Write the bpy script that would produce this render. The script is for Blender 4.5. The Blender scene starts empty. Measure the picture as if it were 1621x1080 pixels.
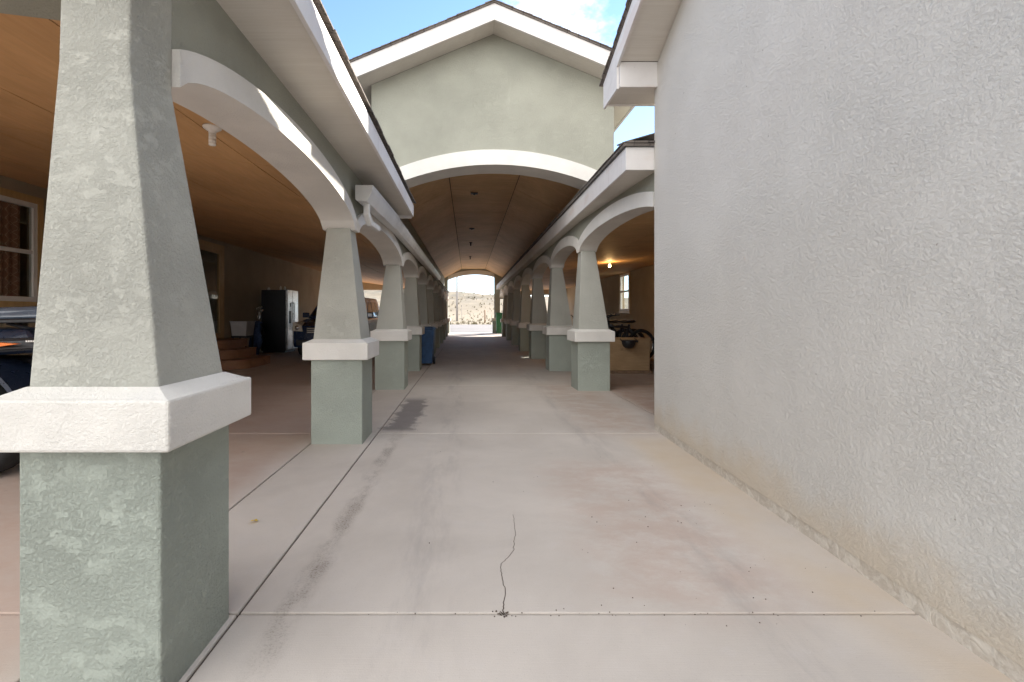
import bpy, bmesh, math, random
from mathutils import Vector, Matrix, noise as mnoise
random.seed(11)
R = math.radians
scene = bpy.context.scene
COL = scene.collection
SUN_A, SUN_B = 1.05, 0.62          # towards the sun: (1, SUN_A, SUN_B)

# ------------------------------------------------------------------ materials
def nt_new(name):
    m = bpy.data.materials.new(name); m.use_nodes = True
    nt = m.node_tree
    b = nt.nodes['Principled BSDF']
    return m, nt, b
def nd(nt, t, **kw):
    n = nt.nodes.new(t)
    for k, v in kw.items():
        if k in n.inputs: n.inputs[k].default_value = v
        else: setattr(n, k, v)
    return n
def pos(nt, obj=False):
    if obj:
        return nd(nt, 'ShaderNodeTexCoord').outputs['Object']
    return nd(nt, 'ShaderNodeNewGeometry').outputs['Position']
def noise(nt, vec, scale, detail=4, rough=.55, dist=0.0, out='Fac'):
    n = nd(nt, 'ShaderNodeTexNoise')
    n.inputs['Scale'].default_value = scale; n.inputs['Detail'].default_value = detail
    n.inputs['Roughness'].default_value = rough; n.inputs['Distortion'].default_value = dist
    nt.links.new(vec, n.inputs['Vector'])
    return n.outputs[out]
def ramp(nt, fac, a, b, va=0.0, vb=1.0, smooth=True):
    n = nd(nt, 'ShaderNodeMapRange')
    n.interpolation_type = 'SMOOTHSTEP' if smooth else 'LINEAR'
    n.inputs['From Min'].default_value = a; n.inputs['From Max'].default_value = b
    n.inputs['To Min'].default_value = va; n.inputs['To Max'].default_value = vb
    nt.links.new(fac, n.inputs['Value'])
    return n.outputs[0]
def mth(nt, op, a, b=None, clamp=False):
    n = nd(nt, 'ShaderNodeMath'); n.operation = op; n.use_clamp = clamp
    for i, v in enumerate((a, b)):
        if v is None: continue
        if isinstance(v, (int, float)): n.inputs[i].default_value = v
        else: nt.links.new(v, n.inputs[i])
    return n.outputs[0]
def mix(nt, fac, a, b, mode='MIX'):
    n = nd(nt, 'ShaderNodeMix'); n.data_type = 'RGBA'; n.blend_type = mode
    for i, v in ((0, fac), (6, a), (7, b)):
        if isinstance(v, (int, float)): n.inputs[i].default_value = v
        elif isinstance(v, (tuple, list)): n.inputs[i].default_value = (*v[:3], 1)
        else: nt.links.new(v, n.inputs[i])
    return n.outputs[2]
def scaled(nt, vec, s, rot=(0, 0, 0)):
    n = nd(nt, 'ShaderNodeMapping'); n.inputs['Scale'].default_value = s
    n.inputs['Rotation'].default_value = rot
    nt.links.new(vec, n.inputs['Vector']); return n.outputs[0]
def bump(nt, b, h, dist, strength=1.0, prev=None):
    n = nd(nt, 'ShaderNodeBump'); n.inputs['Distance'].default_value = dist
    n.inputs['Strength'].default_value = strength
    nt.links.new(h, n.inputs['Height'])
    if prev is not None: nt.links.new(prev, n.inputs['Normal'])
    nt.links.new(n.outputs[0], b.inputs['Normal']); return n.outputs[0]
def sep(nt, vec):
    n = nd(nt, 'ShaderNodeSeparateXYZ'); nt.links.new(vec, n.inputs[0]); return n.outputs
def setp(b, **kw):
    for k, v in kw.items(): b.inputs[k.replace('_', ' ')].default_value = v

def paint(name, col, rough=.5, var=.12, vs=6, metallic=0.0, bmp=0.0, bs=60, spec=.5, coat=0):
    m, nt, b = nt_new(name); p = pos(nt)
    f = noise(nt, p, vs, 5, .6)
    c = mix(nt, ramp(nt, f, .3, .7), tuple(x*(1-var) for x in col), tuple(min(1, x*(1+var)) for x in col))
    nt.links.new(c, b.inputs['Base Color'])
    setp(b, Roughness=rough, Metallic=metallic); b.inputs['Specular IOR Level'].default_value = spec
    b.inputs['Coat Weight'].default_value = coat
    f2 = noise(nt, p, vs*4, 4, .6)
    nt.links.new(ramp(nt, f2, .2, .8, max(0, rough-.1), min(1, rough+.12)), b.inputs['Roughness'])
    if bmp: bump(nt, b, noise(nt, p, bs, 4, .6), bmp)
    return m

def stucco(name, col, trowel=.0045, fine=.0022, tint=None, patch=9.0, finescale=75, islc=.03):
    """hand trowelled stucco: flat raised islands with ragged edges over a rough sand coat"""
    m, nt, b = nt_new(name); p = pos(nt)
    wob = noise(nt, scaled(nt, p, (1, 1, 1.6)), patch*1.35, 9, .66)
    isl = ramp(nt, wob, .535, .575)
    cov = ramp(nt, noise(nt, p, 2.6, 4, .6), .35, .62)      # the trowel pressed harder in some places than in others
    isl = mth(nt, 'MULTIPLY', isl, mth(nt, 'ADD', mth(nt, 'MULTIPLY', cov, .8), .2))
    f1 = ramp(nt, noise(nt, p, finescale, 6, .68), .33, .67)
    f2 = noise(nt, p, finescale*3.6, 3, .65)
    low = mth(nt, 'SUBTRACT', 1.0, mth(nt, 'MULTIPLY', isl, .55 if trowel > .001 else .0))
    gr = ramp(nt, noise(nt, p, 1.7, 4, .6), .3, .7, .45, 1.0)
    rough_h = mth(nt, 'MULTIPLY', mth(nt, 'ADD', f1, mth(nt, 'MULTIPLY', f2, .55)), mth(nt, 'MULTIPLY', low, gr))
    n1 = bump(nt, b, isl, trowel)
    bump(nt, b, rough_h, fine*2.0, 1.0, n1)
    big = noise(nt, p, 1.1, 5, .6)
    c = mix(nt, ramp(nt, big, .3, .7), tuple(x*.90 for x in col), tuple(x*1.07 for x in col))
    c = mix(nt, mth(nt, 'MULTIPLY', isl, islc), c, tuple(min(1, x*1.13) for x in col))
    # weathering streaks, light efflorescence scratches
    st = noise(nt, scaled(nt, p, (7, 7, .8)), 1.0, 5, .65)
    c = mix(nt, ramp(nt, st, .60, .80, 0, .22), c, tint or tuple(min(1, x*1.35+.02) for x in col))
    dk = noise(nt, p, 3.1, 6, .7)
    c = mix(nt, ramp(nt, dk, .62, .80, 0, .22), c, (col[0]*.62, col[1]*.6, col[2]*.55))
    nt.links.new(c, b.inputs['Base Color']); setp(b, Roughness=.93)
    b.inputs['Specular IOR Level'].default_value = .25
    return m

def wood(name, a, c_, scale=(1, 14, 14), rough=.55, bmp=.0006, spots=True):
    m, nt, b = nt_new(name); p = pos(nt)
    q = scaled(nt, p, scale)
    g = noise(nt, q, 1.6, 7, .62, .9)
    g2 = noise(nt, q, 7.5, 4, .6, .3)
    big = noise(nt, p, .75, 4, .6)
    f = mth(nt, 'ADD', mth(nt, 'MULTIPLY', g, .7), mth(nt, 'MULTIPLY', g2, .3))
    c = mix(nt, ramp(nt, f, .32, .68), a, c_)
    c = mix(nt, ramp(nt, big, .35, .7, 0, .45), c, tuple(x*.62 for x in a))
    if spots:
        k = noise(nt, p, 2.3, 6, .75)
        c = mix(nt, ramp(nt, k, .60, .76, 0, .5), c, tuple(x*.35 for x in a))
    nt.links.new(c, b.inputs['Base Color'])
    nt.links.new(ramp(nt, g2, .2, .8, rough-.1, rough+.15), b.inputs['Roughness'])
    bump(nt, b, f, bmp)
    return m

M = {}
GREEN = (.365, .398, .350)
M['sage'] = stucco('sage_stucco', GREEN, .0040, .0026)
M['sage_skylit'] = stucco('sage_skylit_stucco', (.445, .442, .395), .0030, .0024)  # the same sage, lightened: sky light on the sloping shafts put into the colour
M['sage_far'] = stucco('sage_wall_stucco', (.345, .345, .290), .0025, .0020, patch=6)
M['cream'] = stucco('cream_trim_stucco', (.73, .705, .66), .0003, .0014, tint=(.78, .76, .72), patch=5, finescale=105, islc=.08)
M['tan'] = stucco('tan_wall_stucco', (.40, .325, .225), .002, .002, patch=5)
def fascia_mat():
    m, nt, b = nt_new('weathered_trim_paint'); p = pos(nt)
    c = mix(nt, ramp(nt, noise(nt, p, 2.2, 5, .6), .3, .7), (.63, .60, .585), (.70, .675, .655))
    c = mix(nt, ramp(nt, noise(nt, scaled(nt, p, (9, 9, 1.2)), 1.0, 6, .7), .54, .74, 0, .35), c, (.40, .36, .33))
    c = mix(nt, ramp(nt, noise(nt, scaled(nt, p, (.9, .9, 3)), 1.0, 3, .5), .60, .66, 0, .35), c, (.58, .47, .41))
    c = mix(nt, ramp(nt, noise(nt, p, 42, 4, .7), .66, .74, 0, .5), c, (.33, .29, .26))
    nt.links.new(c, b.inputs['Base Color']); setp(b, Roughness=.6)
    bump(nt, b, noise(nt, scaled(nt, p, (6, 6, 60)), 2.0, 4, .6), .0010)
    return m
M['fascia'] = fascia_mat()
M['soffit'] = wood('painted_soffit_board', (.60, .555, .49), (.66, .62, .56), (1, 26, 26), .6, .0012, False)
M['ply'] = wood('stained_plywood', (.60, .345, .155), (.72, .44, .21), (10, 1.2, 10))
M['ply_hall'] = wood('stained_plywood_dark', (.58, .35, .16), (.74, .48, .25), (1.4, 10, 10), .62)
M['bare_ply'] = wood('bare_plywood', (.42, .28, .15), (.54, .37, .21), (1.5, 9, 12), .6)
M['frame_wood'] = wood('varnished_frame_wood', (.50, .32, .13), (.62, .42, .19), (9, 9, 1), .4)
M['step'] = wood('terracotta_step', (.26, .12, .06), (.36, .18, .09), (2, 2, 4), .6)
M['white'] = paint('white_paint', (.74, .72, .68), .45, .06, 5)
M['gutter'] = paint('gutter_enamel', (.66, .65, .63), .38, .08, 4)
M['black'] = paint('black_plastic', (.018, .018, .021), .42, .2, 8)
M['rubber'] = paint('tyre_rubber', (.017, .017, .018), .8, .25, 14, bmp=.002, bs=70)
M['darkblue'] = paint('dark_blue_car_paint', (.02, .04, .095), .22, .1, 4, coat=.8)
M['atv_blue'] = paint('blue_grey_plastic', (.014, .022, .045), .32, .15, 6, coat=.4)
M['atv_grey'] = paint('pale_blue_grey_plastic', (.085, .11, .15), .2, .1, 5, coat=.5)
M['orange'] = paint('orange_reflector', (.85, .20, .02), .3, .05, 9)
M['steel'] = paint('brushed_stainless', (.56, .56, .57), .32, .05, 7, metallic=1.0)
M['chrome'] = paint('chrome', (.75, .75, .76), .15, .03, 7, metallic=1.0)
M['fridge_black'] = paint('black_enamel', (.012, .013, .018), .35, .1, 6)
M['bin_blue'] = paint('blue_bin_plastic', (.03, .085, .20), .5, .2, 9, bmp=.001)
M['bin_green'] = paint('green_bin_plastic', (.03, .17, .07), .5, .15, 9)
M['bag_blue'] = paint('navy_fabric', (.05, .085, .19), .8, .3, 20)
M['grey_tub'] = paint('pale_grey_plastic', (.50, .48, .48), .5, .06, 6)
M['curtain'] = None
M['leaf'] = paint('dry_yellow_leaf', (.75, .52, .02), .6, .2, 60)
M['dirt'] = paint('joint_dirt', (.085, .060, .045), .95, .5, 40, bmp=.004, bs=160)
M['weathered'] = wood('weathered_post_wood', (.20, .13, .08), (.30, .20, .13), (8, 8, 1), .8)
M['pole'] = paint('grey_weathered_pole', (.30, .28, .27), .8, .15, 5)
M['found'] = None

def curtain_mat():
    m, nt, b = nt_new('patterned_brown_curtain'); p = pos(nt)
    s = sep(nt, p)
    # interlaced wavy lines woven in the cloth
    w1 = mth(nt, 'SINE', mth(nt, 'MULTIPLY', s[2], 24.0))
    yy = mth(nt, 'MULTIPLY', s[1], 34.0)
    l1 = mth(nt, 'ABSOLUTE', mth(nt, 'SINE', mth(nt, 'ADD', yy, mth(nt, 'MULTIPLY', w1, 1.3))))
    l2 = mth(nt, 'ABSOLUTE', mth(nt, 'SINE', mth(nt, 'SUBTRACT', yy, mth(nt, 'MULTIPLY', w1, 1.3))))
    k = mth(nt, 'MINIMUM', l1, l2)
    c = mix(nt, ramp(nt, k, .0, .22, 1, 0), (.42, .20, .13), (.70, .46, .32))
    nt.links.new(c, b.inputs['Base Color']); setp(b, Roughness=.9)
    return m
M['curtain'] = curtain_mat()

def glass_mat():
    m = bpy.data.materials.new('window_glass'); m.use_nodes = True; nt = m.node_tree; nt.nodes.clear()
    o = nd(nt, 'ShaderNodeOutputMaterial'); t = nd(nt, 'ShaderNodeBsdfTransparent'); g = nd(nt, 'ShaderNodeBsdfGlossy')
    t.inputs[0].default_value = (.86, .89, .88, 1); g.inputs['Roughness'].default_value = .02
    f = nd(nt, 'ShaderNodeFresnel'); bf = nd(nt, 'ShaderNodeNewGeometry').outputs['Backfacing']
    nt.links.new(mth(nt, 'SUBTRACT', 1.5, mth(nt, 'MULTIPLY', bf, .8333)), f.inputs['IOR'])
    x = nd(nt, 'ShaderNodeMixShader'); nt.links.new(f.outputs[0], x.inputs[0]); nt.links.new(t.outputs[0], x.inputs[1]); nt.links.new(g.outputs[0], x.inputs[2])
    nt.links.new(x.outputs[0], o.inputs[0]); return m
M['glass'] = glass_mat()
def dark_glass():
    m, nt, b = nt_new('tinted_glass'); p = pos(nt)
    c = mix(nt, noise(nt, p, 2, 3), (.010, .011, .013), (.02, .02, .024))
    nt.links.new(c, b.inputs['Base Color']); setp(b, Roughness=.04); return m
M['dglass'] = dark_glass()
def lens_mat():
    m, nt, b = nt_new('headlamp_lens'); p = pos(nt)
    c = mix(nt, noise(nt, p, 14, 3), (.80, .70, .55), (.92, .88, .80))
    nt.links.new(c, b.inputs['Base Color']); setp(b, Roughness=.12); return m
M['lens'] = lens_mat()
def emit_mat():
    m, nt, b = nt_new('lit_bulb')
    b.inputs['Base Color'].default_value = (1, .8, .5, 1)
    b.inputs['Emission Color'].default_value = (1, .62, .25, 1); b.inputs['Emission Strength'].default_value = 9
    return m
M['bulb'] = emit_mat()

def wall_grey():
    """pale grey lace-texture stucco"""
    m, nt, b = nt_new('pale_grey_lace_stucco'); p = pos(nt)
    wp = noise(nt, p, 6, 4, .6, 0, 'Color')
    vadd = nd(nt, 'ShaderNodeVectorMath'); vadd.operation = 'MULTIPLY_ADD'
    nt.links.new(wp, vadd.inputs[0]); vadd.inputs[1].default_value = (.05, .05, .05); nt.links.new(p, vadd.inputs[2])
    q = vadd.outputs[0]
    a = noise(nt, scaled(nt, q, (1, 1, 1.5)), 40, 7, .70)
    ridge = ramp(nt, a, .36, .66)
    patchy = ramp(nt, noise(nt, p, 2.0, 5, .65), .30, .68, .55, 1.0)
    f2 = noise(nt, p, 190, 4, .7)
    tro = noise(nt, scaled(nt, p, (1, 1, 2.2)), 5.5, 5, .6)
    h = mth(nt, 'ADD', mth(nt, 'MULTIPLY', ridge, patchy), mth(nt, 'MULTIPLY', f2, .45))
    n0 = bump(nt, b, tro, .0035)
    bump(nt, b, h, .0032, 1.0, n0)
    big = noise(nt, p, .8, 5, .6)
    c = mix(nt, ramp(nt, big, .3, .7), (.575, .546, .500), (.606, .577, .532))
    c = mix(nt, ramp(nt, noise(nt, p, 13, 5, .7), .55, .8, 0, .12), c, (.70, .68, .65))
    stn = noise(nt, scaled(nt, p, (3.5, 3.5, .35)), 1.0, 6, .7)
    c = mix(nt, ramp(nt, stn, .54, .80, 0, .10), c, (.48, .455, .42))
    c = mix(nt, ramp(nt, noise(nt, p, 24, 2, .5), .765, .78, 0, .6), c, (.22, .18, .14))
    # tan tone low on the wall, with a ragged upper edge
    s = sep(nt, p)
    edge = mth(nt, 'ADD', s[2], mth(nt, 'MULTIPLY', noise(nt, p, 2.5, 5, .7), -.55))
    c = mix(nt, ramp(nt, edge, -.20, .12, .55, 0), c, (.55, .44, .31))
    nt.links.new(c, b.inputs['Base Color']); setp(b, Roughness=.95)
    b.inputs['Specular IOR Level'].default_value = .2
    return m
M['wall'] = wall_grey()

def found_mat():
    m, nt, b = nt_new('flaking_foundation_concrete'); p = pos(nt)
    n1 = noise(nt, p, 16, 7, .7, 1.0)
    c = mix(nt, ramp(nt, n1, .40, .62), (.47, .41, .34), (.60, .545, .47))
    c = mix(nt, ramp(nt, noise(nt, p, 30, 6, .7, 1.5), .64, .69, 0, .6), c, (.24, .18, .13))
    nt.links.new(c, b.inputs['Base Color']); setp(b, Roughness=.95)
    bump(nt, b, n1, .012)
    return m
M['found'] = found_mat()

def concrete():
    m, nt, b = nt_new('broom_finished_concrete'); p = pos(nt); s = sep(nt, p)
    big = noise(nt, p, .9, 6, .62, .4)
    c = mix(nt, ramp(nt, big, .3, .7), (.490, .440, .392), (.580, .525, .472))
    med = noise(nt, p, 5.5, 6, .68)
    c = mix(nt, ramp(nt, med, .5, .78, 0, .35), c, (.56, .52, .50))
    c = mix(nt, ramp(nt, noise(nt, p, 260, 2, .5), .62, .75, 0, .35), c, (.26, .23, .21))
    # pink desert dust: drifted against the building, and under the two carports
    drift = noise(nt, scaled(nt, p, (1, 1.6, 1), (0, 0, .5)), 2.6, 9, .78, .15)
    def box(x0, x1, y0, y1, sx, sy):
        a = ramp(nt, s[0], x0, x0+sx); d = ramp(nt, s[0], x1-sx, x1, 1, 0)
        e = ramp(nt, s[1], y0, y0+sy); f = ramp(nt, s[1], y1-sy, y1, 1, 0)
        return mth(nt, 'MULTIPLY', mth(nt, 'MULTIPLY', a, d), mth(nt, 'MULTIPLY', e, f))
    d1 = mth(nt, 'MULTIPLY', box(.35, 1.75, 1.75, 4.3, .55, .5), ramp(nt, drift, .34, .62))
    c = mix(nt, mth(nt, 'MULTIPLY', d1, .55), c, (.44, .31, .25))
    d1b = mth(nt, 'MULTIPLY', box(1.0, 2.3, 4.6, 9.0, .5, .8), ramp(nt, drift, .36, .60))
    c = mix(nt, mth(nt, 'MULTIPLY', d1b, .55), c, (.42, .29, .22))
    d2 = mth(nt, 'MULTIPLY', box(-9, -1.40, -8, 40, .35, .5), ramp(nt, drift, .2, .7, .35, .85))
    c = mix(nt, d2, c, (.46, .33, .265))
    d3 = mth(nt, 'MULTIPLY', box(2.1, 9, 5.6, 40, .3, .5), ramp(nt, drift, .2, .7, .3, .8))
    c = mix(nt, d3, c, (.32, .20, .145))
    # warm bounce light along the wall foot, painted as a tan strip
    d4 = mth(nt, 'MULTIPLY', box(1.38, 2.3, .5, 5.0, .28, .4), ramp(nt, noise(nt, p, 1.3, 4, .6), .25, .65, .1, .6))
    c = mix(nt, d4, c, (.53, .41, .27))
    # drip line under the eave: pitted and speckled
    wx = mth(nt, 'ADD', s[0], mth(nt, 'MULTIPLY', mth(nt, 'SUBTRACT', noise(nt, p, 3, 3), .5), .10))
    dl = mth(nt, 'MULTIPLY', mth(nt, 'MULTIPLY', ramp(nt, wx, -.80, -.745), ramp(nt, wx, -.70, -.635, 1, 0)),
             mth(nt, 'MULTIPLY', ramp(nt, s[1], 1.2, 2.3), ramp(nt, s[1], 4.9, 5.7, 1, 0)))
    speck = ramp(nt, noise(nt, p, 95, 4, .7), .50, .60)
    dl = mth(nt, 'MULTIPLY', dl, ramp(nt, noise(nt, scaled(nt, p, (2.2, 1, 1)), 2.8, 6, .7), .36, .62))
    c = mix(nt, mth(nt, 'MULTIPLY', dl, mth(nt, 'ADD', mth(nt, 'MULTIPLY', speck, .58), .36)), c, (.20, .165, .14))
    # damp patch under the downspout
    dx = mth(nt, 'ADD', s[0], mth(nt, 'MULTIPLY', mth(nt, 'SUBTRACT', noise(nt, p, 4.3, 7, .75), .5), .55))
    damp = mth(nt, 'MULTIPLY', mth(nt, 'MULTIPLY', ramp(nt, dx, -.93, -.84), ramp(nt, dx, -.62, -.52, 1, 0)),
               mth(nt, 'MULTIPLY', ramp(nt, s[1], 5.05, 5.25), ramp(nt, s[1], 6.9, 7.3, 1, 0)))
    c = mix(nt, mth(nt, 'MULTIPLY', damp, .82), c, (.19, .17, .165))
    # faint tyre lanes, oil drops, exposed aggregate
    lane = mth(nt, 'ADD', mth(nt, 'MULTIPLY', ramp(nt, s[0], -.45, -.25), ramp(nt, s[0], -.15, .02, 1, 0)),
               mth(nt, 'MULTIPLY', ramp(nt, s[0], 1.0, 1.15), ramp(nt, s[0], 1.25, 1.42, 1, 0)))
    lane = mth(nt, 'MULTIPLY', lane, ramp(nt, noise(nt, scaled(nt, p, (2.5, .5, 1)), 2.0, 6, .7), .42, .7, 0, .42))
    c = mix(nt, lane, c, (.30, .27, .255))
    oil = ramp(nt, noise(nt, p, 3.3, 3, .5), .715, .745, 0, .35)
    c = mix(nt, oil, c, (.22, .19, .175))
    c = mix(nt, ramp(nt, noise(nt, p, 120, 4, .7), .60, .70, 0, .40), c, (.30, .255, .225))
    c = mix(nt, ramp(nt, noise(nt, p, 44, 5, .75), .62, .74, 0, .35), c, (.66, .62, .59))
    # darker, mottled tone further in
    far_tone = mth(nt, 'MULTIPLY', ramp(nt, s[1], 8.5, 14), ramp(nt, noise(nt, scaled(nt, p, (1, .45, 1)), 1.5, 6, .7), .3, .66, .15, .75))
    c = mix(nt, far_tone, c, (.41, .37, .35))
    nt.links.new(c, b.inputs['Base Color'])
    nt.links.new(ramp(nt, med, .3, .7, .72, .9), b.inputs['Roughness'])
    br = noise(nt, scaled(nt, p, (6, 160, 60)), 1.0, 3, .6)
    n1 = bump(nt, b, br, .0009)
    bump(nt, b, noise(nt, p, 180, 3, .6), .0008, 1, n1)
    return m
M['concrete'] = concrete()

def shingle():
    m, nt, b = nt_new('asphalt_shingle'); p = pos(nt)
    br = nd(nt, 'ShaderNodeTexBrick'); nt.links.new(scaled(nt, p, (1, 1, 1)), br.inputs['Vector'])
    br.inputs['Scale'].default_value = 3.0
    br.inputs['Color1'].default_value = (.10, .085, .075, 1); br.inputs['Color2'].default_value = (.17, .145, .125, 1)
    br.inputs['Mortar'].default_value = (.03, .027, .025, 1)
    c = mix(nt, ramp(nt, noise(nt, p, 90, 3), .3, .7, 0, .6), br.outputs['Color'], (.22, .19, .17))
    nt.links.new(c, b.inputs['Base Color']); setp(b, Roughness=.95)
    bump(nt, b, noise(nt, p, 120, 3), .003)
    return m
M['shingle'] = shingle()

def sand(name, a, c_, dots=True):
    m, nt, b = nt_new(name); p = pos(nt)
    f = noise(nt, p, .22, 8, .7)
    c = mix(nt, ramp(nt, f, .3, .7), a, c_)
    if dots:
        k = noise(nt, scaled(nt, p, (1, .6, 1)), .75, 7, .75)
        c = mix(nt, ramp(nt, k, .52, .66, 0, .75), c, (.20, .165, .095))
        k2 = noise(nt, p, .09, 5, .7)
        c = mix(nt, ramp(nt, k2, .5, .75, 0, .5), c, (.24, .195, .12))
        hill = ramp(nt, sep(nt, p)[1], 95, 190)
        k3 = ramp(nt, noise(nt, scaled(nt, p, (.16, .05, .3)), 1.0, 7, .72), .36, .60, .15, .9)
        c = mix(nt, mth(nt, 'MULTIPLY', hill, k3), c, (.085, .074, .050))
    nt.links.new(c, b.inputs['Base Color']); setp(b, Roughness=1.0)
    bump(nt, b, noise(nt, p, 6, 6, .7), .05)
    return m
M['sand'] = sand('dry_sandy_scrub', (.175, .137, .090), (.225, .180, .122))
M['road'] = sand('pale_gravel', (.145, .130, .127), (.18, .165, .16), False)
def grass_mat():
    m, nt, b = nt_new('bleached_grass'); p = pos(nt)
    c = mix(nt, noise(nt, p, 1.4, 4), (.11, .098, .058), (.19, .155, .092))
    nt.links.new(c, b.inputs['Base Color']); setp(b, Roughness=.9); return m
M['grass'] = grass_mat()

# ------------------------------------------------------------------ builder
def zg(y):                       # floor level: flat, then a gentle rise towards the far end
    return 0.0 if y < 17 else min(.17, (y-17)*.0150)
class MB:
    def __init__(s): s.bm = bmesh.new(); s.mi = 0
    def _fin(s, faces):
        for f in faces: f.material_index = s.mi
    def hexa(s, v8):
        """v8: 4 bottom (ccw from above) then 4 top"""
        v = [s.bm.verts.new(Vector(p)) for p in v8]
        fs = [s.bm.faces.new([v[i] for i in q]) for q in
              ((3, 2, 1, 0), (4, 5, 6, 7), (0, 1, 5, 4), (1, 2, 6, 5), (2, 3, 7, 6), (3, 0, 4, 7))]
        s._fin(fs); return v
    def box(s, x0, x1, y0, y1, z0, z1, bev=0, seg=2):
        v = s.hexa([(x0, y0, z0), (x1, y0, z0), (x1, y1, z0), (x0, y1, z0),
                    (x0, y0, z1), (x1, y0, z1), (x1, y1, z1), (x0, y1, z1)])
        if bev: s.bevel(v, bev, seg)
        return s
    def bevel(s, verts, w, seg=2):
        ed = {e for v in verts for e in v.link_edges}
        r = bmesh.ops.bevel(s.bm, geom=list(ed), offset=w, segments=seg, affect='EDGES', profile=.5)
        s._fin(r['faces'])
    def frustum(s, b, t, bev=0, seg=2):
        """b,t = (x0,x1,y0,y1,z)"""
        v = s.hexa([(b[0], b[2], b[4]), (b[1], b[2], b[4]), (b[1], b[3], b[4]), (b[0], b[3], b[4]),
                    (t[0], t[2], t[4]), (t[1], t[2], t[4]), (t[1], t[3], t[4]), (t[0], t[3], t[4])])
        if bev: s.bevel(v, bev, seg)
        return s
    def prism(s, poly, axis, a, b):
        """extrude 2-D polygon along axis from a to b; axis x: (y,z), y: (x,z), z: (x,y)"""
        def P(q, t):
            return {'x': (t, q[0], q[1]), 'y': (q[0], t, q[1]), 'z': (q[0], q[1], t)}[axis]
        A = [s.bm.verts.new(P(q, a)) for q in poly]; B = [s.bm.verts.new(P(q, b)) for q in poly]
        n = len(poly); fs = [s.bm.faces.new(A), s.bm.faces.new(B[::-1])]
        for i in range(n):
            j = (i+1) % n; fs.append(s.bm.faces.new((A[j], A[i], B[i], B[j])))
        s._fin(fs); return A+B
    def strip(s, lo, hi, axis, a, b):
        """band between two equally sampled curves [(u,z)], extruded along axis a..b"""
        def P(q, t): return {'x': (t, q[0], q[1]), 'y': (q[0], t, q[1])}[axis]
        rows = [[s.bm.verts.new(P(q, t)) for q in c] for c, t in ((lo, a), (hi, a), (lo, b), (hi, b))]
        n = len(lo); fs = []
        for i in range(n-1):
            la, ha, lb, hb = rows
            fs.append(s.bm.faces.new((la[i], la[i+1], ha[i+1], ha[i])))
            fs.append(s.bm.faces.new((lb[i+1], lb[i], hb[i], hb[i+1])))
            fs.append(s.bm.faces.new((la[i+1], la[i], lb[i], lb[i+1])))
            fs.append(s.bm.faces.new((ha[i], ha[i+1], hb[i+1], hb[i])))
        for i in (0, n-1):
            fs.append(s.bm.faces.new((rows[0][i], rows[1][i], rows[3][i], rows[2][i])))
        s._fin(fs)
        return s
    def tube(s, pts, r, n=10, caps=True):
        pts = [Vector(p) for p in pts]; rs = r if isinstance(r, (list, tuple)) else [r]*len(pts)
        rings = []
        for i, p in enumerate(pts):
            d = (pts[min(i+1, len(pts)-1)] - pts[max(i-1, 0)]).normalized()
            up = Vector((0, 0, 1)) if abs(d.z) < .95 else Vector((1, 0, 0))
            u = d.cross(up).normalized(); w = u.cross(d).normalized()
            rings.append([s.bm.verts.new(p + rs[i]*(math.cos(t)*u + math.sin(t)*w)) for t in [2*math.pi*k/n for k in range(n)]])
        fs = []
        for a, b in zip(rings, rings[1:]):
            for k in range(n): fs.append(s.bm.faces.new((a[k], a[(k+1) % n], b[(k+1) % n], b[k])))
        if caps: fs += [s.bm.faces.new(rings[0][::-1]), s.bm.faces.new(rings[-1])]
        s._fin(fs)
        for f in fs[:len(fs)-2 if caps else None]: f.smooth = True
        return s
    def lathe(s, prof, c, axis='z', n=24):
        """prof [(r,h)] about axis through c"""
        c = Vector(c); rings = []
        for r, h in prof:
            ring = []
            for k in range(n):
                t = 2*math.pi*k/n; a, b = r*math.cos(t), r*math.sin(t)
                ring.append(s.bm.verts.new(c + Vector({'z': (a, b, h), 'y': (a, h, b), 'x': (h, a, b)}[axis])))
            rings.append(ring)
        fs = []
        for a, b in zip(rings, rings[1:]):
            for k in range(n):
                f = s.bm.faces.new((a[k], a[(k+1) % n], b[(k+1) % n], b[k])); f.smooth = True; fs.append(f)
        if prof[0][0] > 1e-5: fs.append(s.bm.faces.new(rings[0][::-1]))
        if prof[-1][0] > 1e-5: fs.append(s.bm.faces.new(rings[-1]))
        s._fin(fs); return s
    def build(s, name, m, parent=None, loc=None, smooth=False):
        me = bpy.data.meshes.new(name)
        bmesh.ops.remove_doubles(s.bm, verts=s.bm.verts, dist=1e-6)
        bmesh.ops.recalc_face_normals(s.bm, faces=s.bm.faces)
        off = Vector((0, 0, 0))
        if parent is not None and not parent.get('_local'):
            q = parent
            while q.parent: q = q.parent
            off = Vector(q.location)
        elif loc is not None: off = Vector(loc)
        if off.length: bmesh.ops.translate(s.bm, verts=s.bm.verts, vec=-off)
        s.bm.to_mesh(me); s.bm.free()
        for x in (m if isinstance(m, (list, tuple)) else [m]): me.materials.append(x)
        if smooth:
            for p in me.polygons: p.use_smooth = True
        o = bpy.data.objects.new(name, me); COL.objects.link(o)
        if parent is not None:
            o.parent = parent
            if parent.get('_local'): o['_local'] = 1
        elif loc is not None: o.location = off
        return o
def tag(o, label=None, cat=None, group=None, kind=None):
    if label: o['label'] = label
    if cat: o['category'] = cat
    if group: o['group'] = group
    if kind: o['kind'] = kind
    return o
def thing(name, label, cat, loc=(0, 0, 0), rz=0, group=None, local=False):
    o = bpy.data.objects.new(name, None); COL.objects.link(o)
    o.location = loc; o.rotation_euler = (0, 0, rz); o.empty_display_size = .2
    if local: o['_local'] = 1
    return tag(o, label, cat, group)
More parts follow.
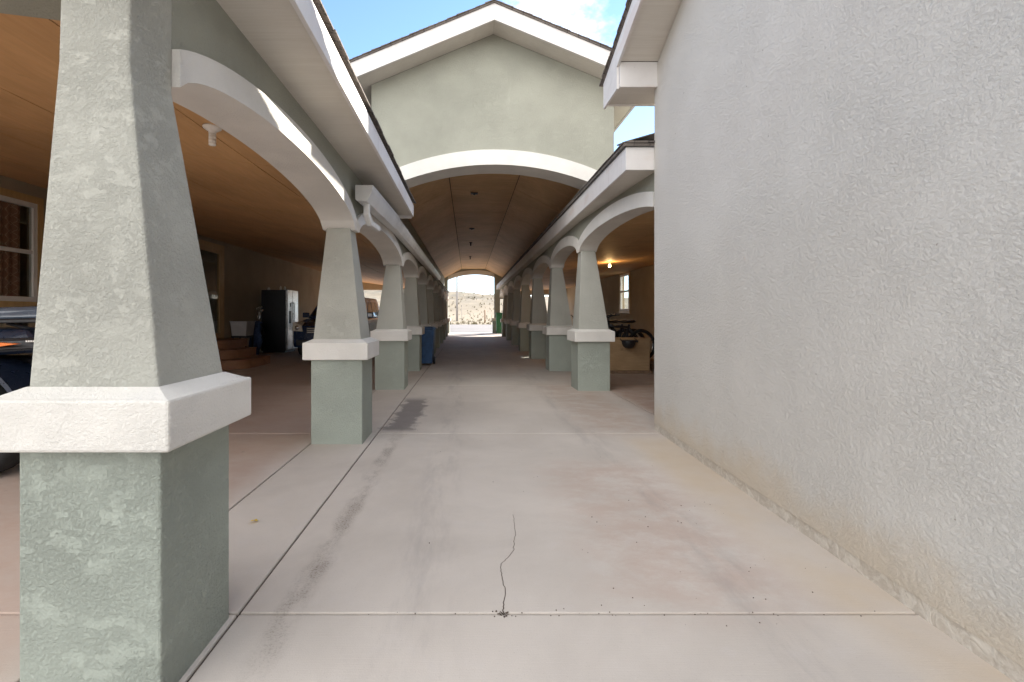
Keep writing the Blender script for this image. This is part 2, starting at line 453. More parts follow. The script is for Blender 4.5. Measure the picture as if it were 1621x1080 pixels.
def copy_tree(o, parent=None):
    c = o.copy(); COL.objects.link(c)
    if parent is not None: c.parent = parent
    for ch in list(o.children): copy_tree(ch, c)
    return c

# ------------------------------------------------------------------ floor
JX = [-7.1, -4.2, -1.478, -.925, 2.26, 5.9]
JY = [-5, -1.1, 1.985, 5.03, 8.50, 11.9, 15.2, 18.3, 21.4, 24.5, 27.6, 30.6]
def floor():
    b = MB(); g = .0055
    for i in range(len(JX)-1):
        for j in range(len(JY)-1):
            x0, x1, y0, y1 = JX[i]+g, JX[i+1]-g, JY[j]+g, JY[j+1]-g
            x = (JX[i]+JX[i+1])/2
            z0, z1 = zg(JY[j]), zg(JY[j+1])
            ys = [y0, y1] if not (y0 < 17 < y1) else [y0, 17, y1]
            for a, c in zip(ys, ys[1:]):
                v = b.hexa([(x0, a, zg(a)-.1), (x1, a, zg(a)-.1), (x1, c, zg(c)-.1), (x0, c, zg(c)-.1),
                            (x0, a, zg(a)), (x1, a, zg(a)), (x1, c, zg(c)), (x0, c, zg(c))])
                top = [e for e in {e for q in v[4:] for e in q.link_edges} if all(w in v[4:] for w in e.verts)]
                bmesh.ops.bevel(b.bm, geom=top, offset=.006, segments=2, affect='EDGES', profile=.5)
    b.mi = 1
    b.box(JX[0], JX[-1], JY[0], 17, -.13, -.011)
    b.hexa([(JX[0], 17, -.13), (JX[-1], 17, -.13), (JX[-1], 30.6, .06), (JX[0], 30.6, .06),
            (JX[0], 17, -.011), (JX[-1], 17, -.011), (JX[-1], 30.6, .158), (JX[0], 30.6, .158)])
    # the hairline crack in the near slab
    pts = [(0.2705, 2.9714), (0.2671, 2.8537), (0.2609, 2.713), (0.2447, 2.6145), (0.2335, 2.5297), (0.1969, 2.4375), (0.1618, 2.3817), (0.1541, 2.3111), (0.1554, 2.2446), (0.1591, 2.1767), (0.1591, 2.1034), (0.1467, 2.0437), (0.1407, 1.9957)]
    fine = []
    for (x0, y0), (x1, y1) in zip(pts, pts[1:]):
        for k in range(4):
            t = k/4; fine.append((x0+(x1-x0)*t+random.uniform(-.004, .004), y0+(y1-y0)*t))
    fine.append(pts[-1])
    n = len(fine)
    for i in range(n-1):
        w0 = .0010+.0011*i/n; w1 = .0010+.0011*(i+1)/n
        (x0, y0), (x1, y1) = fine[i], fine[i+1]
        f = b.bm.faces.new([b.bm.verts.new(q) for q in ((x0-w0, y0, .0015), (x1-w1, y1, .0015), (x1+w1, y1, .0015), (x0+w0, y0, .0015))])
        f.material_index = 1
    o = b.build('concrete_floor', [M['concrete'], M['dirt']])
    tag(o, kind='structure')
floor()

# ------------------------------------------------------------------ columns
def column(name, label, group, xf, side, y0, w=.44, cap=(.79, .955), topw=.215, spring=2.03, topx=None, rise=None):
    """xf: pedestal face towards the passage; side -1 = left row, +1 = right row; y0 = front face"""
    x0, x1 = (xf-w, xf) if side < 0 else (xf, xf+w)
    cx, cy = (x0+x1)/2, y0+w/2
    g = zg(cy)
    t = thing(name, label, 'column', (cx, cy, g), 0, group)
    MB().box(x0, x1, y0, y0+w, g-.02, cap[0]+g*.6+.01, .008).build('pedestal', M['sage'], t)
    o = .062; z0, z1 = cap[0]+g*.6, cap[1]+g*.6
    b = MB(); b.box(x0-o, x1+o, y0-o, y0+w+o, z0, z1, .009)
    b.frustum((x0-o+.011, x1+o-.011, y0-o+.011, y0+w+o-.011, z1-.003), (x0+.012, x1-.012, y0+.012, y0+w-.012, z1+.028))
    b.build('cap', M['cream'], t)
    if topx is None: topx = cx
    h = topw/2; q = .016
    b = MB(); b.frustum((x0+q, x1-q, y0+q, y0+w-q, z1+.02), (topx-h, topx+h, cy-h, cy+h, spring+.01), 0 if rise else .007)
    if rise:
        b.frustum((topx-h, topx+h, cy-h, cy+h, spring+.01), (topx-h+.012, topx+h+.003, cy-h+.006, cy+h, rise))
        b.bm.faces.ensure_lookup_table()
        bmesh.ops.delete(b.bm, geom=[f for f in b.bm.faces if all(abs(v.co.z-spring-.01) < 1e-5 for v in f.verts)], context='FACES_ONLY')
        bmesh.ops.remove_doubles(b.bm, verts=b.bm.verts, dist=1e-5)
        ed = [e for e in b.bm.edges if abs(e.verts[0].co.z-e.verts[1].co.z) > .3]
        bmesh.ops.bevel(b.bm, geom=ed, offset=.008, segments=2, affect='EDGES', profile=.5)
    b.build('shaft', M['sage_skylit'], t)
    return cy
LTX, RTX = -1.245, 1.955
ordw = ['first', 'second', 'third', 'fourth', 'fifth', 'sixth', 'seventh', 'eighth', 'ninth', 'tenth', 'eleventh']
Ly = [(-.95, 1.523), (-.988, 4.60), (-1.035, 8.0), (-1.05, 10.66), (-1.05, 13.05), (-1.05, 15.5), (-1.05, 17.95),
      (-1.05, 20.4), (-1.05, 22.85), (-1.05, 25.3)]
lab_l = ['large pale sage stucco column with white cap, nearest of the left row, cut by the photo edge',
         'tapered sage column with a dark nick in its white cap, second of the left row from the camera',
         'tapered sage column on the left just behind the nicked one, where the gutter begins',
         'sage column on the left directly in front of the blue bin',
         'shaded sage column on the left standing just behind the blue bin']
Lc = []
for i, (xf, y0) in enumerate(Ly):
    lb = lab_l[i] if i < 5 else '%s tapered column of the left row counted from the camera, brownish in deep shade' % ordw[i]
    if i == len(Ly)-1: lb = 'last tapered column of the left row, sunlit beside the far archway'
    Lc.append(column('tapered_column', lb, 'tapered columns of the left arcade', xf, -1, y0,
                     w=.48 if i else .44, cap=(.79, .952) if i else (.792, .950), topw=.225 if i else .235, topx=LTX if i else -1.235, rise=None if i else 2.64))
Ry = [7.87, 10.65, 13.69, 16.6, 19.5, 22.4, 25.3]
lab_r = ['bright sage column with white cap, nearest of the right row beside the grey wall corner',
         'tapered sage column second in the right row, just behind the nearest one']
Rc = []
for i, y0 in enumerate(Ry):
    lb = lab_r[i] if i < 2 else '%s tapered column of the right row counted from the camera' % ordw[i]
    if i == len(Ry)-1: lb = 'last tapered column of the right row, next to the green bin'
    Rc.append(column('tapered_column', lb, 'tapered columns of the right arcade', 1.754, 1, y0, w=.515, cap=(.785, .955),
                     spring=2.243, topx=RTX, topw=.225))
Rc_all = [4.98] + Rc + [28.3]
Lc_all = Lc + [27.75]

# ------------------------------------------------------------------ arcades
def arch_curve(c0, c1, spring, rise, half=.11, grow=0.0, n=26):
    a0, a1 = c0+half, c1-half; m = (a0+a1)/2; ax = (a1-a0)/2
    ex, ez = ax+grow*1.15, rise+grow
    return m, ax, ex, ez
def arcade(centres, spring, rises, xa, xb, ztop, wallmat, parent, pr=.033, band=.14, clip=None, splay=None):
    """one arch_trim per arch plus a wall part above; xa<xb wall thickness"""
    top = {}
    wl, wh = [], []
    for i in range(len(centres)-1):
        c0, c1 = centres[i], centres[i+1]; rise = rises(i)
        m, ax, ex, ez = arch_curve(c0, c1, spring, rise, .105, band)
        N = 40; lo, hi = [], []
        for k in range(N+1):
            y = c0+(c1-c0)*(.5-.5*math.cos(math.pi*k/N))
            u = (y-m)/ax
            zl = spring + (rise*math.sqrt(max(0, 1-u*u)) if abs(u) < 1 else 0)
            zo = spring + ez*math.sqrt(max(0, 1-((y-m)/ex)**2)) if abs(y-m) < ex else spring
            if clip and y < clip: continue
            lo.append((y, zl)); hi.append((y, max(zo, zl+.03)))
        b = MB().strip(lo, hi, 'x', xa-pr, xb+pr)
        if splay:
            for v in b.bm.verts: v.co.x += max(0, splay[0]-v.co.y)*splay[1]
        b.build('arch_trim', M['cream'], parent)
        s = 1 if i else 0
        wl += [(y, z-.02) for y, z in hi][s:]; 
    wh = [(y, ztop(y) if callable(ztop) else ztop) for y, z in wl]
    b = MB().strip(wl, wh, 'x', xa, xb)
    if splay:
        for v in b.bm.verts: v.co.x += max(0, splay[0]-v.co.y)*splay[1]
    b.build('wall', wallmat, parent)

LXa, LXb = -1.37, -1.12
left = thing('left_arcade', 'row of rounded cream arches under olive wall, joining the left columns', 'arcade', (-1.245, 13, 0))
left.name = 'arched_colonnade_wall'
arcade(Lc_all, 2.03, lambda i: .25 if i < 2 else .225, LXa, LXb, lambda y: 2.64 if y < 6.93 else 2.545, M['sage_far'], left, clip=1.842)
b = MB(); b.prism([(-6.88, 2.95), (-1.34, 2.27), (-1.34, 2.64), (-6.88, 3.3)], 'y', 1.665, 1.82)
b.build('end_lintel', M['sage_far'], left)
right = thing('arched_colonnade_wall', 'row of rounded cream arches under olive wall, joining the right columns', 'arcade', (1.955, 16, 0))
arcade(Rc_all, 2.243, lambda i: .25, 1.845, 2.065, 2.80, M['sage_far'], right, band=.185, clip=5.23, splay=(8.0, .062))

# ------------------------------------------------------------------ left house: roof, carport ceiling, walls
house = thing('house', 'low house on the left with tan wall, patterned curtains and a deep plywood carport ceiling', 'house', (-6.9, 8, 0))
# near eave: soffit, fascia, shingles
MB().box(-1.36, -.790, 1.25, 6.88, 2.602, 2.622).build('soffit', M['soffit'], house)
b = MB(); b.box(-.787, -.762, 1.2, 6.9, 2.585, 2.745, .003)
b.box(-1.10, -.790, 6.872, 6.897, 2.56, 2.80)
b.build('fascia', M['fascia'], house)
b = MB()
sl = .30
def slope_slab(b, x0, x1, y0, y1, z0, sl, t, jag=0):
    b.hexa([(x0, y0, z0), (x1, y0, z0+sl*(x1-x0)), (x1, y1, z0+sl*(x1-x0)), (x0, y1, z0),
            (x0, y0, z0+t), (x1, y0, z0+t+sl*(x1-x0)), (x1, y1, z0+t+sl*(x1-x0)), (x0, y1, z0+t)])
slope_slab(b, -8.2, -.80, 1.2, 6.88, 2.745+.30*7.4, -.30, .022)
b.mi = 1
k = 1.2
while k < 6.9:
    w = .305; e = min(k+w, 6.93)
    j = random.uniform(-.006, .006); z = random.uniform(0, .004)
    slope_slab(b, -2.4, -.735+j, k, e-.003, 2.7725+z+.30*1.665, -.30, .011)
    j = random.uniform(-.004, .006)
    slope_slab(b, -2.4, -.752+j, k+.12, min(e+.115, 6.93), 2.789+z+.30*1.648, -.30, .010)
    k += w
slope_slab(b, -8.2, -2.38, 1.2, 6.93, 2.781+.30*7.44, -.30, .018)
b.build('roof', [M['bare_ply'], M['shingle']], house)
# lower roof over the far carport
b = MB()
slope_slab(b, -1.56, -.97, 6.95, 16.9, 2.545+.30*.59, -.30, .03)
b.box(-1.42, -1.10, 16.9, 29.2, 2.55, 2.575)
slope_slab(b, -8.2, -1.58, 6.95, 29.2, 2.55+.30*7.2, -.30, .03)
b.build('roof', M['shingle'], house)
# plywood ceiling sheets: 1.22 x 2.44
b = MB(); CZ = lambda x: 2.25-.148*x
xs = [-1.385, -1.875, -3.095, -4.315, -5.535, -6.87]; ys0 = [-5.5+2.44*k for k in range(0, 16)]
offs = 4.3 - (-5.5+2.44*4)
for i in range(len(xs)-1):
    for y in ys0:
        ya, yb = y+offs-(1.22 if i % 2 else 0)*0, y+offs+2.44
        yb = min(yb, 29.1)
        if ya >= 29 or yb < 1.9: continue
        ya = max(ya, 1.83)
        e = .0045
        b.hexa([(xs[i+1]+e, ya+e, CZ(xs[i+1])), (xs[i]-e, ya+e, CZ(xs[i])), (xs[i]-e, yb-e, CZ(xs[i])), (xs[i+1]+e, yb-e, CZ(xs[i+1])),
                (xs[i+1]+e, ya+e, CZ(xs[i+1])+.012), (xs[i]-e, ya+e, CZ(xs[i])+.012), (xs[i]-e, yb-e, CZ(xs[i])+.012), (xs[i+1]+e, yb-e, CZ(xs[i+1])+.012)])
b.mi = 1
b.hexa([(-6.95, 1.83, CZ(-6.95)+.02), (-1.375, 1.83, CZ(-1.375)+.02), (-1.375, 29.15, CZ(-1.375)+.02), (-6.95, 29.15, CZ(-6.95)+.02),
        (-6.95, 1.83, CZ(-6.95)+.03), (-1.375, 1.83, CZ(-1.375)+.03), (-1.375, 29.15, CZ(-1.375)+.03), (-6.95, 29.15, CZ(-6.95)+.03)])
b.build('ceiling', [M['ply'], M['dirt']], house)
# house wall with a window and a glazed door
HX = -6.9
b = MB()
WIN = (5.9, 7.87, 1.42, 2.98); DOOR = (11.5, 13.75, .62, 3.02)
def wall_with_holes(b, x0, x1, ya, yb, z0, z1, holes):
    cur = ya
    for (h0, h1, k0, k1) in sorted(holes):
        b.box(x0, x1, cur, h0, z0, z1)
        b.box(x0, x1, h0, h1, z0, k0); b.box(x0, x1, h0, h1, k1, z1)
        cur = h1
    b.box(x0, x1, cur, yb, z0, z1)
wall_with_holes(b, HX-.15, HX, 1.3, 29.2, -.05, 3.31, [WIN, DOOR])
b.box(HX-.15, HX, 26.0, 26.01, 0, 3.0)
b.build('wall', M['tan'], house)
b = MB(); b.box(HX-3.2, HX-.16, 1.3, 29, -.05, .0); b.box(HX-3.3, HX-3.2, 1.3, 29, 0, 3.3); b.box(HX-3.3, HX-.155, 1.3, 29, 3.32, 3.36); b.box(HX-3.3, HX-.15, 1.2, 1.299, 0, 3.36)
b.build('interior_shell', M['tan'], house)
def window(parent, x, y0, y1, z0, z1, fm, face=1, fw=.075, depth=.06, mid=None, curtain=True, casing=.11, ymull=None):
    b = MB(); X0, X1 = (x-.05, x+depth*.4) if face > 0 else (x-depth*.4, x+.05)
    for (a, c, d, e) in ((y0, y1, z1-fw, z1), (y0, y1, z0, z0+fw), (y0, y0+fw, z0+fw, z1-fw), (y1-fw, y1, z0+fw, z1-fw)):
        b.box(X0, X1, a, c, d, e, .004)
    if mid: b.box(X0, X1-.008*face, y0+fw, y1-fw, mid-.03, mid+.03, .004)
    if ymull: b.box(X0, X1-.008*face, ymull-.04, ymull+.04, z0+fw, (mid or z1)-.03); 
    w = b.build('window', fm, parent)
    MB().box(x-.012, x-.004, y0+fw*.8, y1-fw*.8, z0+fw*.8, z1-fw*.8).build('pane', M['glass'], w)
    if casing:
        b = MB(); o = casing; Xo = x+.03*face
        xx = sorted((x+.002*face, Xo))
        for (a, c, d, e) in ((y0-o, y1+o, z1+.001, z1+o), (y0-o, y1+o, z0-o, z0-.001), (y0-o, y0-.001, z0, z1), (y1+.001, y1+o, z0, z1)):
            b.box(xx[0], xx[1], a, c, d, e, .004)
        b.build('casing', M['frame_wood'], w)
    return w
w = window(house, HX, WIN[0], WIN[1], WIN[2], WIN[3], M['white'], mid=2.2)
b = MB(); lo = []
n = 90
pts = []
for k in range(n+1):
    y = WIN[0]+.02+(1.79)*k/n
    pts.append((HX-.095+.028*math.sin(k*.9)+.012*math.sin(k*2.3), y))
for (xa, ya), (xb, yb) in zip(pts, pts[1:]):
    f = b.bm.faces.new([b.bm.verts.new(q) for q in ((xa, ya, 1.44), (xb, yb, 1.44), (xb, yb, 2.96), (xa, ya, 2.96))]); f.smooth = True
b.build('curtain', M['curtain'], w)
d = window(house, HX, DOOR[0], DOOR[1], DOOR[2], DOOR[3], M['frame_wood'], fw=.11, mid=None, casing=.14)
d.name = 'glazed_door'
MB().box(HX+.004, HX+.05, 12.55, 12.60, 1.45, 1.75, .01).build('handle', M['chrome'], d)
# gutter with downspout elbow
b = MB()
prof = [(-1.075, 2.435), (-1.075, 2.300), (-1.055, 2.285), (-.965, 2.285), (-.935, 2.335), (-.915, 2.385), (-.905, 2.435),
        (-.913, 2.435), (-.925, 2.385), (-.945, 2.338), (-.970, 2.293), (-1.06, 2.293), (-1.067, 2.305), (-1.067, 2.435)]
prof = [(x, z+.085) for x, z in prof]
def tilt(vs, y0, dz0, y1, dz1):
    for v in vs: v.co.z += lerp0(dz0, dz1, (v.co.y-y0)/(y1-y0))
lerp0 = lambda a, c, t: a+(c-a)*t
tilt(b.prism(prof, 'y', 4.70, 6.55), 4.7, -.075, 6.55, -.015)
v = b.prism(prof[:7], 'y', 4.692, 4.70); tilt(v, 4.7, -.075, 6.55, -.015)
v = b.prism([(x-.014, 2.384+(z-2.37)*.78) for x, z in prof], 'y', 6.45, 16.8); tilt(v, 6.45, 0, 16.8, .03)
for y in (7.6, 9.6, 11.6, 13.6, 15.6):
    b.box(-1.07, -.925, y-.012, y+.012, 2.525, 2.531)
g = b.build('gutter', M['gutter'], house)
b = MB()
def rect_tube(b, pts, w, h):
    for (p, q) in zip(pts, pts[1:]):
        p, q = Vector(p), Vector(q); d_ = (q-p).normalized(); u = Vector((0, 0, 1)).cross(d_)
        u = u.normalized() if u.length > .01 else Vector((1, 0, 0))
        v = d_.cross(u); p2 = p-d_*w*.3; q2 = q+d_*w*.3
        c = [sx*u*w/2+sy*v*h/2 for sx, sy in ((-1, -1), (1, -1), (1, 1), (-1, 1))]
        vv = b.hexa([p2+k for k in c]+[q2+k for k in c]); b.bevel(vv, .006, 1)
rect_tube(b, [(-1.0, 4.86, 2.29), (-1.0, 4.86, 2.20), (-.985, 4.93, 2.125), (-.94, 5.10, 2.10)], .058, .052)
b.build('downspout', M['gutter'], g)

# far end beam of the left carport
b = MB(); b.box(-6.9, -1.6, 28.9, 29.2, 2.72, 3.32)
b.box(-4.5, -4.2, 28.9, 29.2, .1, 2.72)
b.build('end_beam', M['tan'], house)

# ------------------------------------------------------------------ tall breezeway roof
hall = thing('breezeway', 'tall gabled breezeway with a segmental cream arch spanning between the two column rows', 'building', (.40, 18, 0))
GX, GZ, GS = .40, 5.71, .415
XL, XR = -1.55, 2.34
def gable_z(x): return GZ - GS*abs(x-GX)
def arch_z(x, cx=.42, crown=3.615, Rr=4.2): return crown - Rr + math.sqrt(Rr*Rr-(x-cx)**2)
def gable_wall(y0, y1, xl, xr, jl, jr, crown, name, yb, zbot):
    N = 48; lo, hi = [], []
    b = MB()
    xs = [jl+(jr-jl)*k/N for k in range(N+1)]
    xs = sorted(set(xs+[GX]))
    lo = [(x, arch_z(x, crown=crown)+.02) for x in xs]; hi = [(x, gable_z(x)) for x in xs]
    b.strip(lo, hi, 'y', y0, y1)
    b.prism([(xl, zbot), (jl-.0, zbot), (jl, gable_z(jl)), (xl, gable_z(xl))], 'y', y0, y1)
    b.prism([(jr, max(zbot, 2.81) if yb == 0 and y0 < 20 else zbot), (xr, max(zbot, 2.81) if y0 < 20 else zbot), (xr, gable_z(xr)), (jr, gable_z(jr))], 'y', y0, y1)
    o = b.build(name, M['sage_far'], hall)
    lo = [(x, arch_z(x, crown=crown)) for x in xs]; hi = [(x, arch_z(x, crown=crown)+.24) for x in xs]
    MB().strip(lo, hi, 'y', y0-.033, y1+.033).build('arch_trim', M['cream'], hall)
gable_wall(7.9, 8.34, XL, XR, -1.42, 2.26, 3.615, 'gable_wall', 0, 2.47)
gable_wall(29.25, 29.6, XL, XR, -1.20, 1.56, 3.66, 'far_gable_wall', 0, 2.2)
# side walls
b = MB(); b.box(XL, -1.40, 8.34, 29.25, 2.47, gable_z(XL)); b.box(2.2, XR, 8.34, 29.25, 2.8, gable_z(XR))
b.build('side_wall', M['sage_far'], hall)
# faceted plywood ceiling
b = MB(); zc = 3.97; prof = [(-1.39, 3.44), (-.38, zc), (1.02, zc), (2.19, 3.40)]
for (xa, za), (xb, zb) in zip(prof, prof[1:]):
    y = 8.35
    while y < 29.2:
        e = .008; y2 = min(y+2.44, 29.24)
        v = [(xa+e, y+e, za), (xb-e, y+e, zb), (xb-e, y2-e, zb), (xa+e, y2-e, za)]
        b.hexa(v+[(q[0], q[1], q[2]+.012) for q in v])
        y += 2.44
b.mi = 1
for (xa, za), (xb, zb) in zip(prof, prof[1:]):
    b.hexa([(xa, 8.35, za+.02), (xb, 8.35, zb+.02), (xb, 29.24, zb+.02), (xa, 29.24, za+.02),
            (xa, 8.35, za+.03), (xb, 8.35, zb+.03), (xb, 29.24, zb+.03), (xa, 29.24, za+.03)])
b.build('ceiling', [M['ply_hall'], M['dirt']], hall)
# far end piers down to the ground
for (xa, xb, s_) in ((-1.52, -1.20, 1), (1.56, 1.90, -1)):
    b = MB(); b.box(xa, xb, 29.26, 29.59, .12, 2.21, .006)
    p = b.build('pier', M['sage_far'], hall)
    MB().box(xa-.10, xb+.10, 29.16, 29.69, .10, .80, .008).build('pedestal', M['sage'], p)
    MB().box(xa-.16, xb+.16, 29.10, 29.75, .88, 1.06, .008).build('cap', M['cream'], p)
    MB().box(xa-.10, xb+.10, 29.16, 29.69, .80, .90).build('pedestal', M['sage'], p)
# roof
YF, YB = 7.475, 30.03; XE0, XE1 = -2.0, 2.8
def roof_poly(dz0, dz1, x0=XE0, x1=XE1):
    return [(x0, gable_z(x0)+dz0), (GX, GZ+dz0), (x1, gable_z(x1)+dz0), (x1, gable_z(x1)+dz1), (GX, GZ+dz1), (x0, gable_z(x0)+dz1)]
for y in (YF, YB-.04):
    b = MB(); b.prism(roof_poly(-.015, .235), 'y', y, y+.04)
    b.build('rake_board', M['fascia'], hall)
b = MB()
for (ya, yb) in ((YF+.042, 7.898), (29.602, YB-.042)):
    b.prism(roof_poly(.002, .022, XE0+.04, XE1-.04), 'y', ya, yb)
for (xa, xb) in ((XE0+.04, XL-.003), (XR+.003, XE1-.04)):
    v = [(xa, 7.9, gable_z(xa)+.002), (xb, 7.9, gable_z(xb)+.002), (xb, 29.6, gable_z(xb)+.002), (xa, 29.6, gable_z(xa)+.002)]
    b.hexa(v+[(q[0], q[1], q[2]+.02) for q in v])
b.build('soffit', M['soffit'], hall)
b = MB(); b.box(XE0, XE0+.035, YF+.042, YB-.042, gable_z(XE0)-.01, gable_z(XE0)+.235); b.box(XE1-.035, XE1, YF+.042, YB-.042, gable_z(XE1)-.01, gable_z(XE1)+.235)
b.build('eave_fascia', M['fascia'], hall)
b = MB()
b.prism(roof_poly(.237, .2622, XE0-.03, XE1+.03), 'y', YF-.02, YB+.02)
for sgn in (-1, 1):                       # staggered shingle courses, butts visible along the rake
    L = 2.43/.924; nC = 17
    for k in range(nC):
        u0 = 2.43*k/nC; u1 = min(2.43, u0+2.43/nC*1.03)
        xa, xb = GX+sgn*u0, GX+sgn*u1
        lift = .010 + (.004 if k % 3 else .008)
        q = [(xa, GZ-GS*u0+.2625), (xb, GZ-GS*u1+.2625), (xb, GZ-GS*u1+.262+lift), (xa, GZ-GS*u0+.262+.007)]
        if sgn < 0: q = q[::-1]
        b.prism(q, 'y', YF-.032-random.uniform(0, .012), YB+.03)
b.build('roof', M['shingle'], hall)
# small ceiling fittings in the breezeway: junction boxes and bare lamp holders
for k, (x, y) in enumerate(((.14, 11.1), (.12, 15.6))):
    t = thing('junction_box', ['black junction box on the breezeway ceiling nearest the arch', 'black junction box further along the breezeway ceiling'][k], 'junction box', (x, y, zc), 0, 'ceiling junction boxes')
    b = MB(); b.box(x-.08, x+.08, y-.05, y+.05, zc-.03, zc-.001, .006); b.lathe([(.02, zc-.05), (.03, zc-.03)], (x, y, 0), n=10)
    b.build('cover', M['black'], t)
def lampholder(label, x, y, z, group=None, mt='white', tilt=0):
    t = thing('lamp_holder', label, 'lamp holder', (x, y, z), 0, group)
    b = MB(); b.lathe([(.062, 0), (.060, -.012), (.040, -.026), (.026, -.034), (.024, -.05)], (x, y, z), n=20)
    b.build('base', M[mt], t)
    b = MB(); b.lathe([(.023, -.05), (.024, -.062), (.020, -.064), (.024, -.067), (.0245, -.084), (.020, -.088), (.025, -.092), (.024, -.110),
                       (.021, -.113), (.024, -.118), (.024, -.128), (.010, -.132)], (x, y, z), n=18)
    b.build('socket', M[mt], t); return t
for k, y in enumerate((18.6, 23.0)):
    lampholder(['dark bulbless lamp holder midway along the breezeway ceiling', 'dark bulbless lamp holder near the far archway ceiling'][k], .10, y, zc-.001, 'breezeway lamp holders', 'black')
lampholder('white porcelain lamp holder without bulb under the left plywood ceiling', -1.775, 3.42, CZ(-1.775)-.001)

# ------------------------------------------------------------------ right carport
rc = thing('carport', 'low carport on the right behind the arches with white fascia and dark plywood ceiling', 'carport', (3.9, 16, 0))
FX = 1.672; FY = 5.245
MB().box(FX+.028, 2.06, FY+.028, 29.2, 2.752, 2.772).build('soffit', M['soffit'], rc)
b = MB()
b.box(FX, FX+.025, FY, 29.2, 2.745, 2.985, .003)
b.box(FX+.0, 2.35, FY-.026, FY-.001, 2.745, 2.985, .003)
b.build('fascia', M['fascia'], rc)
MB().box(FX+.03, 2.35, FY+.0, 5.75, 2.776, 2.79).build('soffit', M['soffit'], rc)
b = MB()      # hip roof: plane rising to the right and plane rising away from the camera
s2 = .30; e0 = 2.99
def hipquad(x0, x1, y0, y1):
    pass
v = [(FX-.03, FY-.055, e0), (6.4, FY-.055, e0), (6.4, FY+4.7, e0+s2*4.73), (FX+4.7, FY+4.7, e0+s2*4.73)]
f = lambda x, y: e0+s2*min(x-(FX-.03), y-(FY-.055))
b.hexa([(FX-.03, FY-.055, e0), (2.6, FY-.055, e0), (2.6, FY+.93, f(2.6, FY+.93)), (FX+.93, FY+.90, f(FX+.93, FY+.9)),
        (FX-.03, FY-.055, e0+.03), (2.6, FY-.055, e0+.03), (2.6, FY+.93, f(2.6, FY+.93)+.03), (FX+.93, FY+.90, f(FX+.93, FY+.9)+.03)])
b.hexa([(FX-.03, FY-.055, e0), (2.2, FY+.515, f(2.2, 9)), (2.2, 29.2, f(2.2, 29)), (FX-.03, 29.2, e0),
        (FX-.03, FY-.055, e0+.03), (2.2, FY+.515, f(2.2, 9)+.03), (2.2, 29.2, f(2.2, 29)+.03), (FX-.03, 29.2, e0+.03)])
b.hexa([(2.36, 5.6, 3.15), (6.2, 5.6, 4.0), (6.2, 29.2, 4.0), (2.36, 29.2, 3.15), (2.36, 5.6, 3.18), (6.2, 5.6, 4.03), (6.2, 29.2, 4.03), (2.36, 29.2, 3.18)])
k = FY-.05
while k < 29:          # shingle tabs along the eave
    e = k+.30; j = random.uniform(-.007, .007)
    b.hexa([(FX-.04+j, k, e0+.031), (2.19, k, f(2.19, 9)+.031), (2.19, e-.004, f(2.19, 9)+.031), (FX-.04+j, e-.004, e0+.031),
            (FX-.04+j, k, e0+.043), (2.19, k, f(2.19, 9)+.040), (2.19, e-.004, f(2.19, 9)+.040), (FX-.04+j, e-.004, e0+.043)])
    k += .30
k = FX
while k < 2.5:
    e = k+.22; j = random.uniform(-.012, .004); h = random.uniform(.01, .022)
    b.hexa([(k, FY-.07+j, e0+.031), (e-.004, FY-.07+j, e0+.031), (e-.004, FY+.3, e0+.14), (k, FY+.3, e0+.12),
            (k, FY-.07+j, e0+.031+h), (e-.004, FY-.07+j, e0+.031+h), (e-.004, FY+.3, e0+.155), (k, FY+.3, e0+.135)])
    k += .22
b.build('roof', M['shingle'], rc)
# ceiling + back wall + end wall
b = MB(); RZ = lambda x: 2.60+.052*(x-2.07)
xs2 = [2.07, 3.29, 4.51, 5.79]
for i in range(3):
    y = 5.3
    while y < 29:
        y2 = min(y+2.44, 29.1); e = .003
        v = [(xs2[i]+e, y+e, RZ(xs2[i])), (xs2[i+1]-e, y+e, RZ(xs2[i+1])), (xs2[i+1]-e, y2-e, RZ(xs2[i+1])), (xs2[i]+e, y2-e, RZ(xs2[i]))]
        b.hexa(v+[(q[0], q[1], q[2]+.012) for q in v]); y += 2.44
b.mi = 1
v = [(2.07, 5.3, RZ(2.07)+.02), (5.85, 5.3, RZ(5.85)+.02), (5.85, 29.1, RZ(5.85)+.02), (2.07, 29.1, RZ(2.07)+.02)]
b.hexa(v+[(q[0], q[1], q[2]+.01) for q in v])
b.build('ceiling', [M['ply_hall'], M['dirt']], rc)
RW = 5.8
b = MB(); wall_with_holes(b, RW, RW+.15, 5.3, 29.2, -.05, 2.86, [(17.7, 18.75, 1.38, 2.74)])
b.build('wall', M['tan'], rc)
b = MB()
b.box(2.2, 2.8, 28.9, 29.2, .1, 2.85); b.box(2.8, 5.79, 28.9, 29.2, 2.42, 2.85)
b.build('end_wall', M['tan'], rc)
w = window(rc, RW, 17.7, 18.75, 1.38, 2.74, M['white'], face=-1, mid=2.1, casing=.09)
b = MB(); b.box(RW+.16, RW+3, 15.2, 15.3, 0, 2.8); b.build('room_wall', M['white'], w)

# lit bulb on the right ceiling
bx, by = 3.95, 13.75; bz = RZ(bx)
t = thing('ceiling_lamp', 'lit warm bare bulb on the dark ceiling of the right carport', 'lamp', (bx, by, bz))
MB().lathe([(.06, -.001), (.055, -.015), (.028, -.03), (.024, -.06)], (bx, by, bz), n=18).build('base', M['white'], t)
MB().lathe([(.015, -.06), (.03, -.085), (.036, -.11), (.03, -.135), (.012, -.147)], (bx, by, bz), n=18).build('bulb', M['bulb'], t)
ld = bpy.data.lights.new('bulb_light', 'POINT'); ld.energy = 5; ld.color = (1, .60, .25); ld.shadow_soft_size = .05
lo_ = bpy.data.objects.new('bulb_light', ld); COL.objects.link(lo_); lo_.location = (bx, by, bz-.20)

